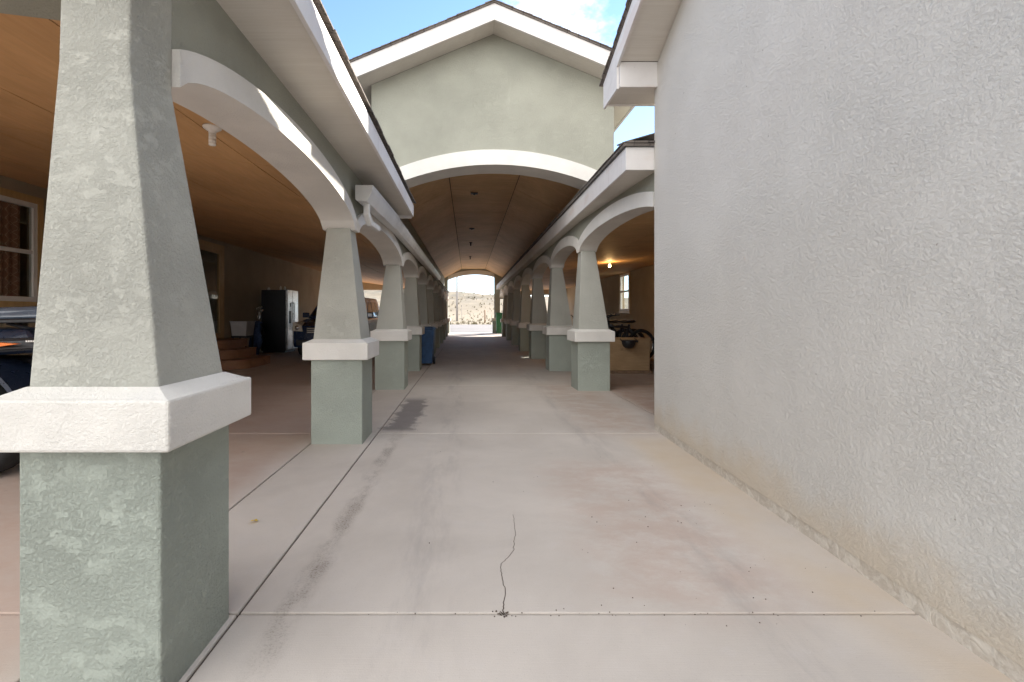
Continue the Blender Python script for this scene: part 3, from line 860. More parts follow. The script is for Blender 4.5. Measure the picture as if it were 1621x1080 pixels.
# ------------------------------------------------------------------ right building
rb = thing('building', 'tall pale grey stucco building at right with overhanging rake and flaking foundation', 'building', (3.5, 1, 0))
wx = lambda y: 1.785+.0497*(y-1.6)
sp = lambda y: 3.80+.33*(5.2-y)
Y1 = 5.21
ridge = -.6
def wall_poly():
    """gable wall: a slightly skewed slab with a softly rounded corner"""
    b = MB()
    y0 = -6.6
    prof = [(y0, .07), (Y1, .07), (Y1, 3.80-.02), (ridge, sp(ridge)-.02), (y0, sp(ridge)-.02-.33*(ridge-y0))]
    A = [b.bm.verts.new((wx(y), y, z)) for y, z in prof]
    B = [b.bm.verts.new((wx(y)+.2, y, z)) for y, z in prof]
    b.bm.faces.new(A[::-1]); b.bm.faces.new(B)
    for i in range(5):
        j = (i+1) % 5; b.bm.faces.new((A[i], A[j], B[j], B[i]))
    ed = [e for e in b.bm.edges if set(e.verts) == {A[1], A[2]}]
    bmesh.ops.bevel(b.bm, geom=ed, offset=.018, segments=4, affect='EDGES', profile=.5)
    b.box(wx(Y1)+.21, 8, Y1-.25, Y1-.002, .07, 3.75)
    return b
wall_poly().build('wall', M['wall'], rb)
b = MB()      # exposed footing with a ragged top edge, a little back from the stucco
N = 90; lo, hi = [], []
ys = [-6.6+(Y1+6.6-.004)*k/N for k in range(N+1)]
for s_ in (0,):
    fr = [[b.bm.verts.new((wx(y)+.004+.006*mnoise.noise((y*7, z*9, 1)), y, z)) for y in ys] for z in (-.02, .02, .045, .0705)]
    for r0, r1 in zip(fr, fr[1:]):
        for i in range(N): b.bm.faces.new((r0[i], r0[i+1], r1[i+1], r1[i]))
b.box(wx(Y1)+.02, 8, Y1-.25, Y1-.006, -.02, .069)
b.box(wx(Y1)+.012, wx(Y1)+.2, Y1-.3, Y1-.006, -.02, .068)
b.build('foundation', M['found'], rb)
# rake: soffit, board, return box, shingles
def rake_strip(x0, x1, za, zb, y0, y1):
    return [(x0, y0, sp(y0)+za), (x1, y0, sp(y0)+za), (x1, y1, sp(y1)+za), (x0, y1, sp(y1)+za),
            (x0, y0, sp(y0)+zb), (x1, y0, sp(y0)+zb), (x1, y1, sp(y1)+zb), (x0, y1, sp(y1)+zb)]
RX = 1.545
b = MB(); b.hexa(rake_strip(RX+.027, 2.1, 0, .02, ridge, 5.098))
b.build('soffit', M['soffit'], rb)
b = MB(); b.hexa(rake_strip(RX, RX+.025, -.035, .185, ridge, 5.63))
b.build('rake_board', M['fascia'], rb)
b = MB(); b.box(RX+.027, 2.15, 5.10, 5.125, 3.57, 3.828, .002); b.box(RX+.027, 6, 5.53, 5.555, 3.56, 3.80)
b.prism([(5.126, 3.561), (5.632, 3.561), (5.632, sp(5.632)-.036), (5.126, sp(5.126)-.036)], 'x', RX+.001, RX+.024)
b.build('eave_return', M['fascia'], rb)
b = MB(); b.box(RX+.027, 6, 5.126, 5.529, 3.575, 3.59); b.build('eave_soffit', M['soffit'], rb)
b = MB()
b.hexa(rake_strip(RX-.012, 8.5, .187, .205, ridge, 5.66))
k = ridge
while k < 5.6:
    e = min(k+.14, 5.69); j = random.uniform(0, .012)
    b.hexa([(RX-.03-j, k, sp(k)+.206), (8.5, k, sp(k)+.206), (8.5, e, sp(e)+.206), (RX-.03-j, e, sp(e)+.206),
            (RX-.03-j, k, sp(k)+.214), (8.5, k, sp(k)+.214), (8.5, e, sp(e)+.226), (RX-.03-j, e, sp(e)+.226)])
    k += .14
# far slope behind the camera
b.hexa([(RX-.03, -7, sp(ridge)+.2-.33*6.4), (8.5, -7, sp(ridge)+.2-.33*6.4), (8.5, ridge, sp(ridge)+.2), (RX-.03, ridge, sp(ridge)+.2),
        (RX-.03, -7, sp(ridge)+.23-.33*6.4), (8.5, -7, sp(ridge)+.23-.33*6.4), (8.5, ridge, sp(ridge)+.23), (RX-.03, ridge, sp(ridge)+.23)])
b.build('roof', M['shingle'], rb)

# ------------------------------------------------------------------ objects in the left carport
# steps to the glazed door: three stacked treads, the lowest one with a rounded end
st = thing('steps', 'three brown stacked steps with rounded ends below the glazed door', 'steps', (-6.1, 12.2, 0))
for k, (xe, y0, y1, z0, z1) in enumerate(((-5.0, 10.95, 12.45, 0, .20), (-5.42, 11.25, 12.6, .20, .40), (-5.82, 11.5, 13.0, .40, .60))):
    r = .42; poly = [(HX+.01, y0)]
    for a in range(0, 9):
        t_ = -math.pi/2 + a*math.pi/16; poly.append((xe-r+r*math.cos(t_), y0+r+r*math.sin(t_)))
    poly += [(xe, y1), (HX+.01, y1)]
    b = MB(); b.prism(poly, 'z', z0, z1-.03); b.prism([(x+(.015 if x > HX+.1 else 0), y-(.015 if y < 11.9 else 0)) for x, y in poly], 'z', z1-.0295, z1)
    b.build('step', M['step'], st)

# refrigerator
fx0, fx1, fy0, fy1 = -6.72, -5.93, 16.0, 16.98
fr = thing('refrigerator', 'black side-by-side refrigerator with stainless doors and ice dispenser', 'fridge', ((fx0+fx1)/2, 16.5, 0))
MB().box(fx0, fx1, fy0, fy1, .06, 2.04, .01).build('body', M['fridge_black'], fr)
MB().box(fx0+.05, fx1-.03, fy0+.03, fy1-.03, 0, .06).build('plinth', M['black'], fr)
for (a, c) in ((fy0, fy0+.43), (fy0+.44, fy1)):
    d = MB().box(fx1+.002, fx1+.075, a+.004, c-.002, .10, 2.05, .012).build('door', M['steel'], fr)
    hy = c-.06 if a == fy0 else a+.06
    bb = MB(); bb.tube([(fx1+.075, hy, .72), (fx1+.12, hy, .76), (fx1+.12, hy, 1.60), (fx1+.075, hy, 1.64)], .013, 8); bb.build('handle', M['steel'], d)
    if a == fy0:
        MB().box(fx1+.073, fx1+.079, a+.10, c-.11, .95, 1.36, .004).build('dispenser', M['black'], d)
        MB().box(fx1+.073, fx1+.079, a+.20, c-.13, 1.50, 1.62).build('display', M['black'], d)
for k, (x, y, h, r) in enumerate(((-6.16, 16.2, .14, .032), (-6.02, 16.2, .13, .030), (-6.55, 16.2, .09, .045))):
    o = MB().lathe([(r, 0), (r, h*.75), (r*.5, h*.88), (r*.45, h)], (x, y, 2.04), n=12).build('bottle', M['white'], None, loc=(x, y, 2.04))
    tag(o, ['white bottle on the refrigerator top, left of the closely set pair', 'white bottle on the refrigerator top nearest the stainless doors', 'squat white jar at the back of the refrigerator top'][k], 'bottle', 'bottles on the refrigerator')

# golf bag
gb = thing('golf_bag', 'navy golf bag full of clubs leaning beside the refrigerator', 'golf bag', (-6.55, 15.1, 0))
b = MB(); b.tube([(-6.55, 15.05, .02), (-6.53, 15.07, .30), (-6.50, 15.12, .75), (-6.46, 15.18, 1.02)], [.15, .17, .15, .13], 14)
b.build('bag', M['bag_blue'], gb)
b = MB(); b.tube([(-6.40, 14.98, .20), (-6.36, 15.00, .42), (-6.35, 15.02, .62)], [.08, .10, .07], 10); b.build('pocket', M['bag_blue'], gb)
b = MB(); b.tube([(-6.36, 14.98, .34), (-6.20, 14.95, .70), (-6.34, 15.06, .96)], .018, 6); b.build('strap', M['black'], gb)
for k in range(6):
    a = random.uniform(-.09, .09); c = random.uniform(-.07, .07); h = random.uniform(1.25, 1.48)
    b = MB(); top = Vector((-6.42+a*1.6, 15.22+c, h))
    b.tube([(-6.46+a, 15.18+c, .95), top], .008, 6)
    b.tube([top, top+Vector((random.choice((-.07, .07)), -.02, .015))], [.014, .022], 7)
    b.build('club', M['chrome'], gb)

# plastic tub on dark stand
tb = thing('storage_tub', 'pale grey plastic tub with open rim beside the golf bag', 'tub', (-7.0+.35, 14.6, .38))
b = MB(); x0, x1, y0, y1 = -6.86, -6.38, 14.2, 14.75
b.frustum((x0+.04, x1-.04, y0+.03, y1-.03, .62), (x0, x1, y0, y1, 1.02)); b.box(x0-.02, x1+.02, y0-.02, y1+.02, 1.021, 1.045, .006)
b.build('tub', M['grey_tub'], tb)
sd = thing('stand', 'dark low stand carrying the pale grey tub', 'stand', (-6.62, 14.5, 0))
b = MB(); b.box(-6.84, -6.40, 14.22, 14.73, .56, .615, .005)
b.build('shelf', M['black'], sd)
for x in (-6.82, -6.45):
    for y in (14.24, 14.68):
        MB().box(x, x+.04, y, y+.04, 0, .559).build('leg', M['black'], sd)

# dark suv parked facing the camera
def wheel(parent, x, y, z, r, w, axis='x', name='wheel'):
    o = MB().lathe([(r*.62, -w*.42), (r*.9, -w/2), (r*.98, -w*.36), (r, 0), (r*.98, w*.36), (r*.9, w/2), (r*.62, w*.42)], (x, y, z), axis, 28).build(name, M['rubber'], parent)
    b = MB(); b.lathe([(r*.15, -w*.44), (r*.6, -w*.40), (r*.63, 0), (r*.6, w*.40), (r*.15, w*.44)], (x, y, z), axis, 24)
    b.build('rim', M['steel'], o); return o
suv = thing('suv', 'dark blue suv with clear headlamps parked facing the camera in the left carport', 'car', (-4.05, 16.2, 0))
cx = -4.05; yF = 13.88; hw = .94
b = MB()
prof = [(.06, .30), (.0, .42), (.0, .72), (.06, .92), (.35, 1.03), (1.15, 1.12), (4.55, 1.16), (4.68, .95), (4.66, .45), (4.5, .32)]
secs = [(-hw, .05), (-hw*.97, 0), (hw*.97, 0), (hw, .05)]
# body: central prism with chamfered flanks
prev = None; rings = []
for (dx, inset) in ((-hw, .10), (-hw*.93, .03), (-hw*.6, .0), (hw*.6, 0), (hw*.93, .03), (hw, .10)):
    ring = []
    for (y, z) in prof:
        yy = y + (inset*1.6 if y < .4 else (-inset*1.2 if y > 4.4 else 0)); zz = z - (inset*.6 if z > .8 else -inset*.3)
        ring.append(b.bm.verts.new((cx+dx, yF+yy, zz)))
    rings.append(ring)
for a, c in zip(rings, rings[1:]):
    for i in range(len(prof)):
        j = (i+1) % len(prof); f = b.bm.faces.new((a[i], a[j], c[j], c[i])); f.smooth = False
b.bm.faces.new(rings[0]); b.bm.faces.new(rings[-1][::-1])
body = b.build('body', M['darkblue'], suv)
b = MB(); v = b.hexa([(cx-.86, yF+1.12, 1.11), (cx+.86, yF+1.12, 1.11), (cx+.86, yF+4.58, 1.14), (cx-.86, yF+4.58, 1.14),
                      (cx-.68, yF+2.02, 1.80), (cx+.68, yF+2.02, 1.80), (cx+.68, yF+4.28, 1.82), (cx-.68, yF+4.28, 1.82)])
b.bevel(v, .06, 3)
cab = b.build('cabin', M['darkblue'], suv)
def lerp(a, c, t): return a+(c-a)*t
b = MB()   # windscreen
def ws(u, t): return (cx+lerp(.86, .68, t)*u*.86, yF+lerp(1.12, 2.02, t)-.012, lerp(1.11, 1.80, t)+.012)
b.bm.faces.new([b.bm.verts.new(ws(u, t)) for u, t in ((-1, .12), (1, .12), (1, .88), (-1, .88))])
b.build('windscreen', M['dglass'], cab)
for s in (-1, 1):
    for (t0, t1) in ((.17, .42), (.45, .68), (.71, .90)):
        b = MB(); q = []
        for (tt, h) in ((t0, .14), (t1, .14), (lerp(t1, .5, .06), .82), (lerp(t0, .5, .10) + (.07 if t0 < .2 else 0), .82)):
            y = lerp(lerp(1.12, 4.58, tt), lerp(2.02, 4.28, tt), h); q.append(b.bm.verts.new((cx+s*(lerp(.86, .68, h)+.010), yF+y, lerp(1.11, 1.80, h))))
        b.bm.faces.new(q); b.build('side_window', M['dglass'], cab)
    hb = MB(); v = hb.hexa([(cx+s*.60, yF-.02, .75), (cx+s*.92, yF+.03, .77), (cx+s*.965, yF+.46, .80), (cx+s*.62, yF+.30, .78),
                            (cx+s*.66, yF+.0, .93), (cx+s*.90, yF+.06, 1.02), (cx+s*.945, yF+.55, 1.03), (cx+s*.66, yF+.32, 1.02)])
    hb.bevel(v, .02, 2); h_ = hb.build('headlight', M['lens'], suv)
    MB().lathe([(.001, -.012), (.06, -.01), (.065, 0)], (cx+s*.77, yF-.005, .86), 'y', 16).build('bulb', M['chrome'], h_)
    mb = MB(); mb.box(min(cx+s*.90, cx+s*1.10), max(cx+s*.90, cx+s*1.10), yF+1.42, yF+1.54, 1.14, 1.30, .03); mb.build('mirror', M['darkblue'], suv)
    for y in (.85, 3.75): wheel(suv, cx+s*.82, yF+y, .36, .36, .24)
gr = MB(); gr.box(cx-.50, cx+.50, yF-.02, yF+.03, .70, .88, .01)
g_ = gr.build('grille', M['black'], suv)
b = MB()
for z in (.735, .79, .845): b.box(cx-.48, cx+.48, yF-.03, yF-.021, z-.008, z+.008)
b.build('grille_bar', M['chrome'], g_)
MB().box(cx-.80, cx+.80, yF-.015, yF+.06, .36, .52, .02).build('lower_bumper', M['black'], suv)

# atv, nose pointing at the passage, mostly hidden by the near column
atv = thing('atv', 'dark blue quad bike with orange reflector, half hidden behind the near left column', 'atv', (-4.25, 4.12, 0), 0, None, True)
def lb(): return MB()
for sx in (.62, -.64):
    for sy in (-.44, .44): wheel(atv, sx, sy, .345, .345, .26, 'y')
def tagw(o, **k): return o
b = lb(); b.frustum((-.95, .85, -.24, .24, .42), (-.85, .80, -.20, .20, .86), .04, 3); b.build('chassis', M['black'], atv)
b = lb(); b.frustum((-.60, .12, -.17, .17, .86), (-.55, .05, -.14, .14, 1.0), .04, 3); b.build('seat', M['black'], atv)
b = lb()     # main blue body over the front
v = b.hexa([(.05, -.34, .86), (1.02, -.40, .92), (1.02, .40, .92), (.05, .34, .86), (.0, -.22, 1.10), (.86, -.34, 1.10), (.86, .34, 1.10), (.0, .22, 1.10)])
b.bevel(v, .05, 3); b.build('front_body', M['atv_blue'], atv)
b = lb()     # front fascia strip with lettering
v = b.hexa([(.10, -.575, .905), (1.16, -.52, .965), (1.16, .52, .965), (.10, .575, .905), (.10, -.55, 1.01), (1.14, -.49, 1.04), (1.14, .49, 1.04), (.10, .55, 1.01)])
b.bevel(v, .02, 2); fs_ = b.build('fender_panel', M['black'], atv)
for sy in (-1, 1):
    b = lb(); v = b.prism([(.45, .985), (.86, 1.010), (1.02, .998), (.86, .975), (.45, .955)], 'y', sy*.553, sy*.595); b.build('reflector', M['orange'], fs_)
    b = lb()
    for k in range(6):
        x = 1.03+.018*k; b.box(x, x+.012, min(sy*.50, sy*.535), max(sy*.50, sy*.535), 1.008, 1.020)
    b.build('lettering', M['white'], fs_)
for sy in (-1, 1):
    for cxx in (.62, -.64):
        b = lb(); lo, hi = [], []
        for k in range(21):
            t = math.pi*(.06+.88*k/20); lo.append((cxx+.43*math.cos(t), .37+.46*math.sin(t))); hi.append((cxx+.46*math.cos(t), .37+.50*math.sin(t)))
        b.strip(lo, hi, 'y', sy*.26, sy*.60); b.build('mudguard', M['atv_blue'], atv)
b = lb()     # pale windscreen / headlight pod at the top
v = b.hexa([(.32, -.30, 1.165), (1.12, -.24, 1.185), (1.12, .24, 1.185), (.32, .30, 1.165), (.36, -.27, 1.26), (.98, -.20, 1.285), (.98, .20, 1.285), (.36, .27, 1.26)])
b.bevel(v, .035, 3); pod = b.build('headlamp_pod', M['atv_grey'], atv)
b = lb(); v = b.hexa([(.30, -.33, 1.135), (1.24, -.25, 1.155), (1.24, .25, 1.155), (.30, .33, 1.135), (.30, -.32, 1.166), (1.22, -.24, 1.19), (1.22, .24, 1.19), (.30, .32, 1.166)])
b.bevel(v, .012, 2); b.build('pod_trim', M['black'], pod)
b = lb(); v = b.hexa([(.94, -.25, 1.19), (1.22, -.22, 1.19), (1.22, .22, 1.19), (.94, .25, 1.19), (.98, -.19, 1.275), (1.10, -.17, 1.25), (1.10, .17, 1.25), (.98, .19, 1.275)]); b.bevel(v, .01, 1)
b.build('pod_nose', M['black'], pod)
b = lb()
for sy in (-.22, .22):
    b.tube([(.60, sy, 1.14), (.92, sy*.9, 1.06), (1.05, sy*.8, 1.02)], .013, 6); b.tube([(.9, sy, 1.145), (1.1, sy, 1.04)], .012, 6)
    b.build('strut', M['black'], atv); b = lb()
b = lb(); b.lathe([(.03, -.04), (.05, -.03), (.05, .03), (.03, .04)], (1.08, -.36, 1.075), 'x', 14); b.build('lamp', M['chrome'], atv)
b = lb(); b.tube([(.20, -.40, 1.12), (.24, -.18, 1.16), (.24, .18, 1.16), (.20, .40, 1.12)], .016, 8); b.build('handlebar', M['black'], atv)
b = lb()
for sy in (-.34, -.17, 0, .17, .34): b.tube([(-1.0, sy, 1.0), (-.5, sy, 1.0)], .011, 6)
for sx in (-1.0, -.5): b.tube([(sx, -.36, 1.0), (sx, .36, 1.0)], .013, 6)
for sx in (-.95, -.55):
    for sy in (-.2, .2): b.tube([(sx, sy, 1.0), (sx, sy, .82)], .012, 6)
b.build('rear_rack', M['black'], atv)
b = lb(); b.tube([(1.02, -.25, .45), (1.14, -.2, .62), (1.10, -.2, .92)], .02, 8); b.tube([(1.02, .25, .45), (1.14, .2, .62), (1.10, .2, .92)], .02, 8); b.tube([(1.14, -.24, .62), (1.14, .24, .62)], .02, 8)
b.build('bumper', M['black'], atv)

# ------------------------------------------------------------------ bins
def wheelie(name, label, x, y, z, h, w, dp, m, rz=0):
    t = thing(name, label, 'bin', (x, y, z), rz, None, True)
    b = MB(); b.frustum((-w*.40, w*.40, -dp*.38, dp*.38, .05), (-w/2, w/2, -dp/2, dp/2, h-.07), .02, 2)
    b.box(-w*.34, w*.34, -dp*.50+.0, -dp*.47, h*.62, h*.64)
    b.build('body', M[m], t)
    b = MB(); b.box(-w/2-.02, w/2+.02, -dp/2-.02, dp/2+.02, h-.069, h-.03, .012); b.frustum((-w/2, w/2, -dp/2, dp/2, h-.031), (-w*.4, w*.4, -dp*.4, dp*.4, h), .01, 2)
    b.build('lid', M[m], t)
    b = MB(); b.tube([(-w*.42, dp/2+.05, h-.10), (w*.42, dp/2+.05, h-.10)], .016, 8); b.build('handle', M[m], t)
    for s in (-1, 1): 
        o = MB().lathe([(.02, -.025), (.085, -.025), (.095, 0), (.085, .025), (.02, .025)], (s*w*.44, -dp*.36 if rz else dp*.36, .095), 'x', 18).build('wheel', M['black'], t)
    return t
wheelie('wheelie_bin', 'dark blue wheeled bin standing between the left columns', -1.09, 12.05, 0, .935, .56, .60, 'bin_blue')
wheelie('wheelie_bin', 'tall green wheeled bin at the far end beside the last right column', 1.78, 28.3, .165, 1.22, .36, .50, 'bin_green')

# ------------------------------------------------------------------ bicycles and plywood crate in the right carport
cr = thing('plywood_crate', 'tan plywood crate on a dark base in the right carport behind the grey wall corner', 'crate', (3.45, 10.6, 0))
MB().box(2.75, 3.78, 10.25, 10.85, .06, .70, .006).build('box', M['bare_ply'], cr)
MB().box(2.72, 3.82, 10.22, 10.88, 0, .059, .004).build('base', M['weathered'], cr)
MB().box(2.73, 3.80, 10.23, 10.87, .701, .725, .004).build('lid', M['bare_ply'], cr)
def bicycle(label, loc, rz, lean=0, sc=1.0, group='bicycles in the right carport'):
    t = thing('bicycle', label, 'bicycle', loc, rz, group, True); t.rotation_euler = (lean, 0, rz); t.scale = (sc, sc, sc)
    r = .33
    for sx in (-.52, .52):
        b = MB(); n = 36
        ring = [(sx+r*math.cos(2*math.pi*k/n), 0, r+r*math.sin(2*math.pi*k/n)) for k in range(n+1)]
        b.tube(ring, .042, 8, False); wv = b.build('wheel', M['rubber'], t)
        b = MB(); ring = [(sx+(r-.035)*math.cos(2*math.pi*k/n), 0, r+(r-.035)*math.sin(2*math.pi*k/n)) for k in range(n+1)]
        b.tube(ring, .010, 6, False)
        for k in range(14):
            a = 2*math.pi*k/14; b.tube([(sx+.02*math.cos(a+1), .02*(-1)**k, r+.02*math.sin(a+1)), (sx+(r-.035)*math.cos(a), 0, r+(r-.035)*math.sin(a))], .0016, 3)
        b.build('rim', M['chrome'], wv)
    b = MB()
    for p, q in (((-.52, 0, .33), (-.08, 0, .29)), ((-.52, 0, .33), (-.20, 0, .74)), ((-.08, 0, .29), (-.22, 0, .80)), ((-.08, 0, .29), (.34, 0, .68)),
                 ((-.20, 0, .74), (.32, 0, .78)), ((.35, 0, .66), (.31, 0, .86))): b.tube([p, q], .027, 8)
    for s in (-.05, .05): b.tube([(.36, s*.6, .64), (.40, s, .55), (.52, s, .33)], .014, 7)
    b.build('frame', M['black'], t)
    b = MB(); b.tube([(.30, 0, .86), (.29, 0, .96)], .016, 8); b.tube([(.22, -.33, .99), (.30, -.20, 1.0), (.30, 0, .97), (.30, .20, 1.0), (.22, .33, .99)], .016, 8)
    b.tube([(.32, -.16, 1.0), (.36, -.2, 1.06)], .012, 6); b.tube([(.29, .28, 1.0), (.33, .25, 1.04)], .012, 6)
    b.build('handlebar', M['black'], t)
    b = MB(); b.tube([(-.38, 0, .865), (-.30, 0, .88), (-.16, 0, .875), (.0, 0, .87)], [.05, .11, .07, .022], 12)
    for v in b.bm.verts: v.co.z = .87+(v.co.z-.87)*.38
    b.build('saddle', M['black'], t)
    b = MB(); b.lathe([(.02, -.012), (.095, -.008), (.095, .008), (.02, .012)], (-.08, .03, .29), 'y', 20); b.tube([(-.08, .05, .29), (.06, .06, .18)], .010, 6); b.tube([(-.08, -.05, .29), (-.22, -.06, .40)], .010, 6)
    b.build('crank', M['steel'], t)
    return t
b0 = bicycle('black bicycle with flat handlebar standing behind the crate, nearest the grey wall', (3.50, 11.15, .20), R(196), R(6))
for lb_, loc, rz, lean in (('black bicycle behind the crate, third from the grey wall', (3.22, 11.5, .20), R(192), R(7)),
                           ('black bicycle behind the crate, second from the grey wall', (3.40, 11.32, .20), R(203), R(4)),
                           ('black bicycle behind the crate, leftmost beside the tapered column', (2.98, 11.9, .20), R(200), R(8))):
    c = copy_tree(b0); c.location = loc; c.rotation_euler = (lean, 0, rz); c['label'] = lb_
rk = thing('bike_rack', 'dark timber platform under the row of bicycles behind the crate', 'rack', (3.3, 11.7, 0))
MB().box(2.4, 4.3, 10.95, 12.6, .12, .195, .01).build('deck', M['weathered'], rk)
for x in (2.5, 4.1):
    MB().box(x, x+.1, 11.0, 12.55, 0, .119).build('skid', M['weathered'], rk)
hl = thing('helmet', 'round black helmet with dangling straps hung on the front of the crate', 'helmet', (3.30, 10.12, .62))
b = MB()
b.lathe([(.001, .14), (.07, .125), (.115, .085), (.135, .03), (.135, -.02), (.12, -.04)], (3.30, 10.12, .56), n=22)
for v in b.bm.verts: v.co.z = 1.22-v.co.z+.0
b.build('shell', M['black'], hl)
b = MB(); b.box(3.13, 3.47, 10.03, 10.06, .655, .70, .01); b.tube([(3.19, 10.08, .66), (3.14, 10.12, .70), (3.15, 10.21, .73)], .011, 6); b.tube([(3.41, 10.08, .66), (3.46, 10.12, .70), (3.45, 10.21, .73)], .011, 6)
b.build('strap', M['black'], hl)

# ------------------------------------------------------------------ small things on the floor
lf = MB()
pts = [(0, 0), (.012, .018), (.006, .03), (.022, .036), (.036, .030), (.032, .016), (.046, .006), (.028, -.004), (.014, -.012)]
vs = [lf.bm.verts.new((x-.02, y-.01, .004+.010*math.sin(x*70)+.006*math.cos(y*90))) for x, y in pts]
c0 = lf.bm.verts.new((.0, .0, .010))
for i in range(len(vs)): lf.bm.faces.new((c0, vs[i], vs[(i+1) % len(vs)]))
o = lf.build('fallen_leaf', M['leaf']); o.location = (-1.243, 2.86, .002)
tag(o, 'small curled yellow leaf on the concrete strip between the first two left columns', 'leaf')
db = MB(); rr = random.Random(5)
for k in range(110):
    if k < 45: x, y = rr.gauss(1.15, .35), rr.uniform(1.9, 3.2)
    elif k < 75: x, y = rr.uniform(-.4, 1.7), 1.985+rr.gauss(0, .012)
    else: x, y = rr.uniform(-.9, 1.7), rr.uniform(1.7, 7.5)
    if x > wx(y)-.03: continue
    s = rr.uniform(.0012, .0035)
    db.lathe([(.0005, 0), (s, s*.4), (s*.7, s*1.1), (.0004, s*1.4)], (x, y, 0), n=6)
for k in range(26):
    x, y = .140+rr.gauss(0, .016), 1.978+rr.gauss(0, .012); s = rr.uniform(.002, .0045)
    db.lathe([(.0005, 0), (s, s*.4), (s*.7, s*1.1), (.0004, s*1.4)], (x, y, 0), n=6)
tag(db.build('grit', M['dirt']), 'scattered grit on the concrete by the joint and wall', 'grit', None, 'stuff')

# ------------------------------------------------------------------ outdoors beyond
def terrain_z(x, y):
    base = .14
    d = max(0, y-62)
    h = d*.018
    dune = max(0, (y-90))/120
    n = mnoise.fractal(Vector((x*.012, y*.014, 3.1)), 1.0, 2.0, 4)
    ridge = max(0, 1-abs(y-260)/150)
    h += min(1, dune)*(1.8+3.4*n)*1.1 + ridge*(8.6-.05*(x+5)+2.2*n)
    h += mnoise.noise(Vector((x*.25, y*.2, 0)))*.10*min(1, d/10)
    return base+h
b = MB(); rows = []
ysT = [-60, -30, -12, 0, 15, 30.62, 34, 38, 42, 47, 52, 57, 62] + [62+4*k for k in range(1, 40)] + [225+9*k for k in range(1, 30)]
xsT = [-400, -250, -160] + [-120+5*k for k in range(49)] + [160, 250, 400]
grid = [[b.bm.verts.new((x, y, (terrain_z(x, y) if y > 31 else -.14) )) for x in xsT] for y in ysT]
for r0, r1 in zip(grid, grid[1:]):
    for i in range(len(xsT)-1):
        f = b.bm.faces.new((r0[i], r0[i+1], r1[i+1], r1[i])); f.smooth = True
tag(b.build('sandy_ground', M['sand']), kind='structure')
b = MB()
b.hexa([(-60, 30.62, .02), (60, 30.62, .02), (60, 56, .05), (-60, 56, .05), (-60, 30.62, .160), (60, 30.62, .160), (60, 56, .20), (-60, 56, .20)])
tag(b.build('gravel_road', M['road']), kind='structure')
# bunch grass and low scrub
b = MB(); rr = random.Random(9)
for k in range(800):
    y = 57+ (rr.random()**1.6)*190; x = rr.uniform(-.16, .12)*y + rr.uniform(-6, 6)
    z = terrain_z(x, y); hgt = rr.uniform(.12, .42)*(1.0 if y < 120 else 1.7)
    for j in range(5):
        a = rr.uniform(0, 6.28); l = hgt*rr.uniform(.4, .9); w = .05*hgt/.3
        p = Vector((x+rr.uniform(-.12, .12), y+rr.uniform(-.12, .12), z-.03)); q = p+Vector((math.cos(a)*l, math.sin(a)*l, hgt))
        u = Vector((math.sin(a), -math.cos(a), 0))*w
        b.bm.faces.new([b.bm.verts.new(p-u), b.bm.verts.new(p+u), b.bm.verts.new(q)])
tag(b.build('dry_grass', M['grass']), kind='stuff')
# utility pole and fence posts
up = thing('utility_pole', 'tall grey utility pole rising beyond the far archway', 'pole', (-1.66, 74, .3))
b = MB(); b.tube([(-1.66, 74, terrain_z(-1.66, 74)-.1), (-1.66, 74, 5), (-1.66, 74, 11)], [.17, .16, .12], 14); b.build('shaft', M['pole'], up)
b = MB(); b.box(-2.9, -.4, 73.8, 73.92, 10.2, 10.35); b.build('crossarm', M['pole'], up)
def post(label, x, y, h, r, name='fence_post', mm='weathered'):
    z = terrain_z(x, y); o = MB().tube([(x, y, z-.1), (x, y, z+h*.6), (x, y, z+h)], [r, r*.95, r*.88], 10).build(name, M[mm], None, loc=(x, y, z))
    return tag(o, label, 'post', 'fence posts beyond the road')
post('thick brown wooden post standing in the dry grass right of the utility pole', 2.25, 66, 1.75, .10)
post('thin pale metal post in the dry grass close right of the utility pole', -.95, 74, 2.6, .035, mm='pole')
post('thin short wooden post beside the right edge of the far archway', 3.35, 70, 1.1, .03)

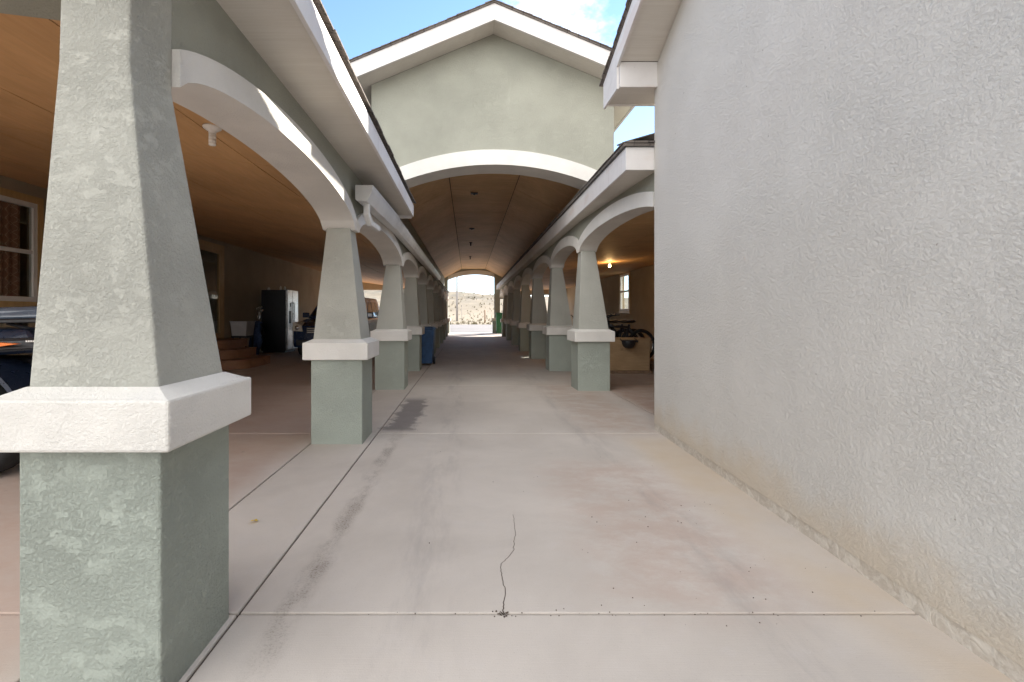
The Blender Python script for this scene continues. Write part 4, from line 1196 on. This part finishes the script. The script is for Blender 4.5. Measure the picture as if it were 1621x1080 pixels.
# ------------------------------------------------------------------ sky, sun, camera
sunv = Vector((1, SUN_A, SUN_B)).normalized()
elev = math.asin(sunv.z); azi = math.atan2(sunv.x, sunv.y)
wld = bpy.data.worlds.new('World'); scene.world = wld; wld.use_nodes = True
nt = wld.node_tree; bg = nt.nodes['Background']
sky = nt.nodes.new('ShaderNodeTexSky'); sky.sky_type = 'NISHITA'; sky.sun_disc = False
sky.sun_elevation = elev; sky.sun_rotation = azi; sky.air_density = .9; sky.dust_density = .15; sky.ozone_density = 2.2; sky.altitude = 1900
tc = nt.nodes.new('ShaderNodeTexCoord')
mp = nt.nodes.new('ShaderNodeMapping'); mp.inputs['Scale'].default_value = (1, 1, 1.6); mp.inputs['Location'].default_value = (.30, .15, 0)
nt.links.new(tc.outputs['Generated'], mp.inputs['Vector'])
cn = noise(nt, mp.outputs[0], 2.3, 8, .58, .25)
sy_ = sep(nt, tc.outputs['Generated'])[1]
dv = nd(nt, 'ShaderNodeVectorMath'); dv.operation = 'DOT_PRODUCT'; nt.links.new(tc.outputs['Generated'], dv.inputs[0])
dv.inputs[1].default_value = Vector((240, 780, 520)).normalized()
cover = mth(nt, 'ADD', ramp(nt, sy_, -.35, .35, .20, -.11), ramp(nt, dv.outputs['Value'], .950, .995, 0, .24))            # unseen cloud bank added behind the camera to brighten the shaded fronts
cl = ramp(nt, mth(nt, 'ADD', cn, cover), .53, .68)
CW = 7.6
bg.inputs['Strength'].default_value = .12
nt.links.new(mix(nt, cl, sky.outputs[0], (CW, CW*.985, CW*.965)), bg.inputs['Color'])
sd_ = bpy.data.lights.new('sun', 'SUN'); sd_.energy = 5.0; sd_.angle = R(.53); sd_.color = (1, .93, .82)
so = bpy.data.objects.new('sun', sd_); COL.objects.link(so); so.location = (20, 20, 30)
so.rotation_euler = (-sunv).to_track_quat('-Z', 'Y').to_euler()
cd = bpy.data.cameras.new('camera'); cam = bpy.data.objects.new('camera', cd); COL.objects.link(cam)
cam.location = (0, 0, 1.2); cam.rotation_euler = (R(90), 0, 0)
cd.sensor_width = 36; cd.lens = 36*780/1621
cd.shift_x = (810.5-741)/1621; cd.shift_y = -(540-500)/1621
cd.clip_start = .05; cd.clip_end = 2000
scene.camera = cam
for o in bpy.data.objects:
    if '_local' in o: del o['_local']
vs_ = scene.view_settings
vs_.view_transform = 'Standard'; vs_.look = 'None'; vs_.gamma = 1; vs_.use_curve_mapping = False
vs_.exposure = 1.90
scene.cycles.max_bounces = 10; scene.cycles.diffuse_bounces = 8
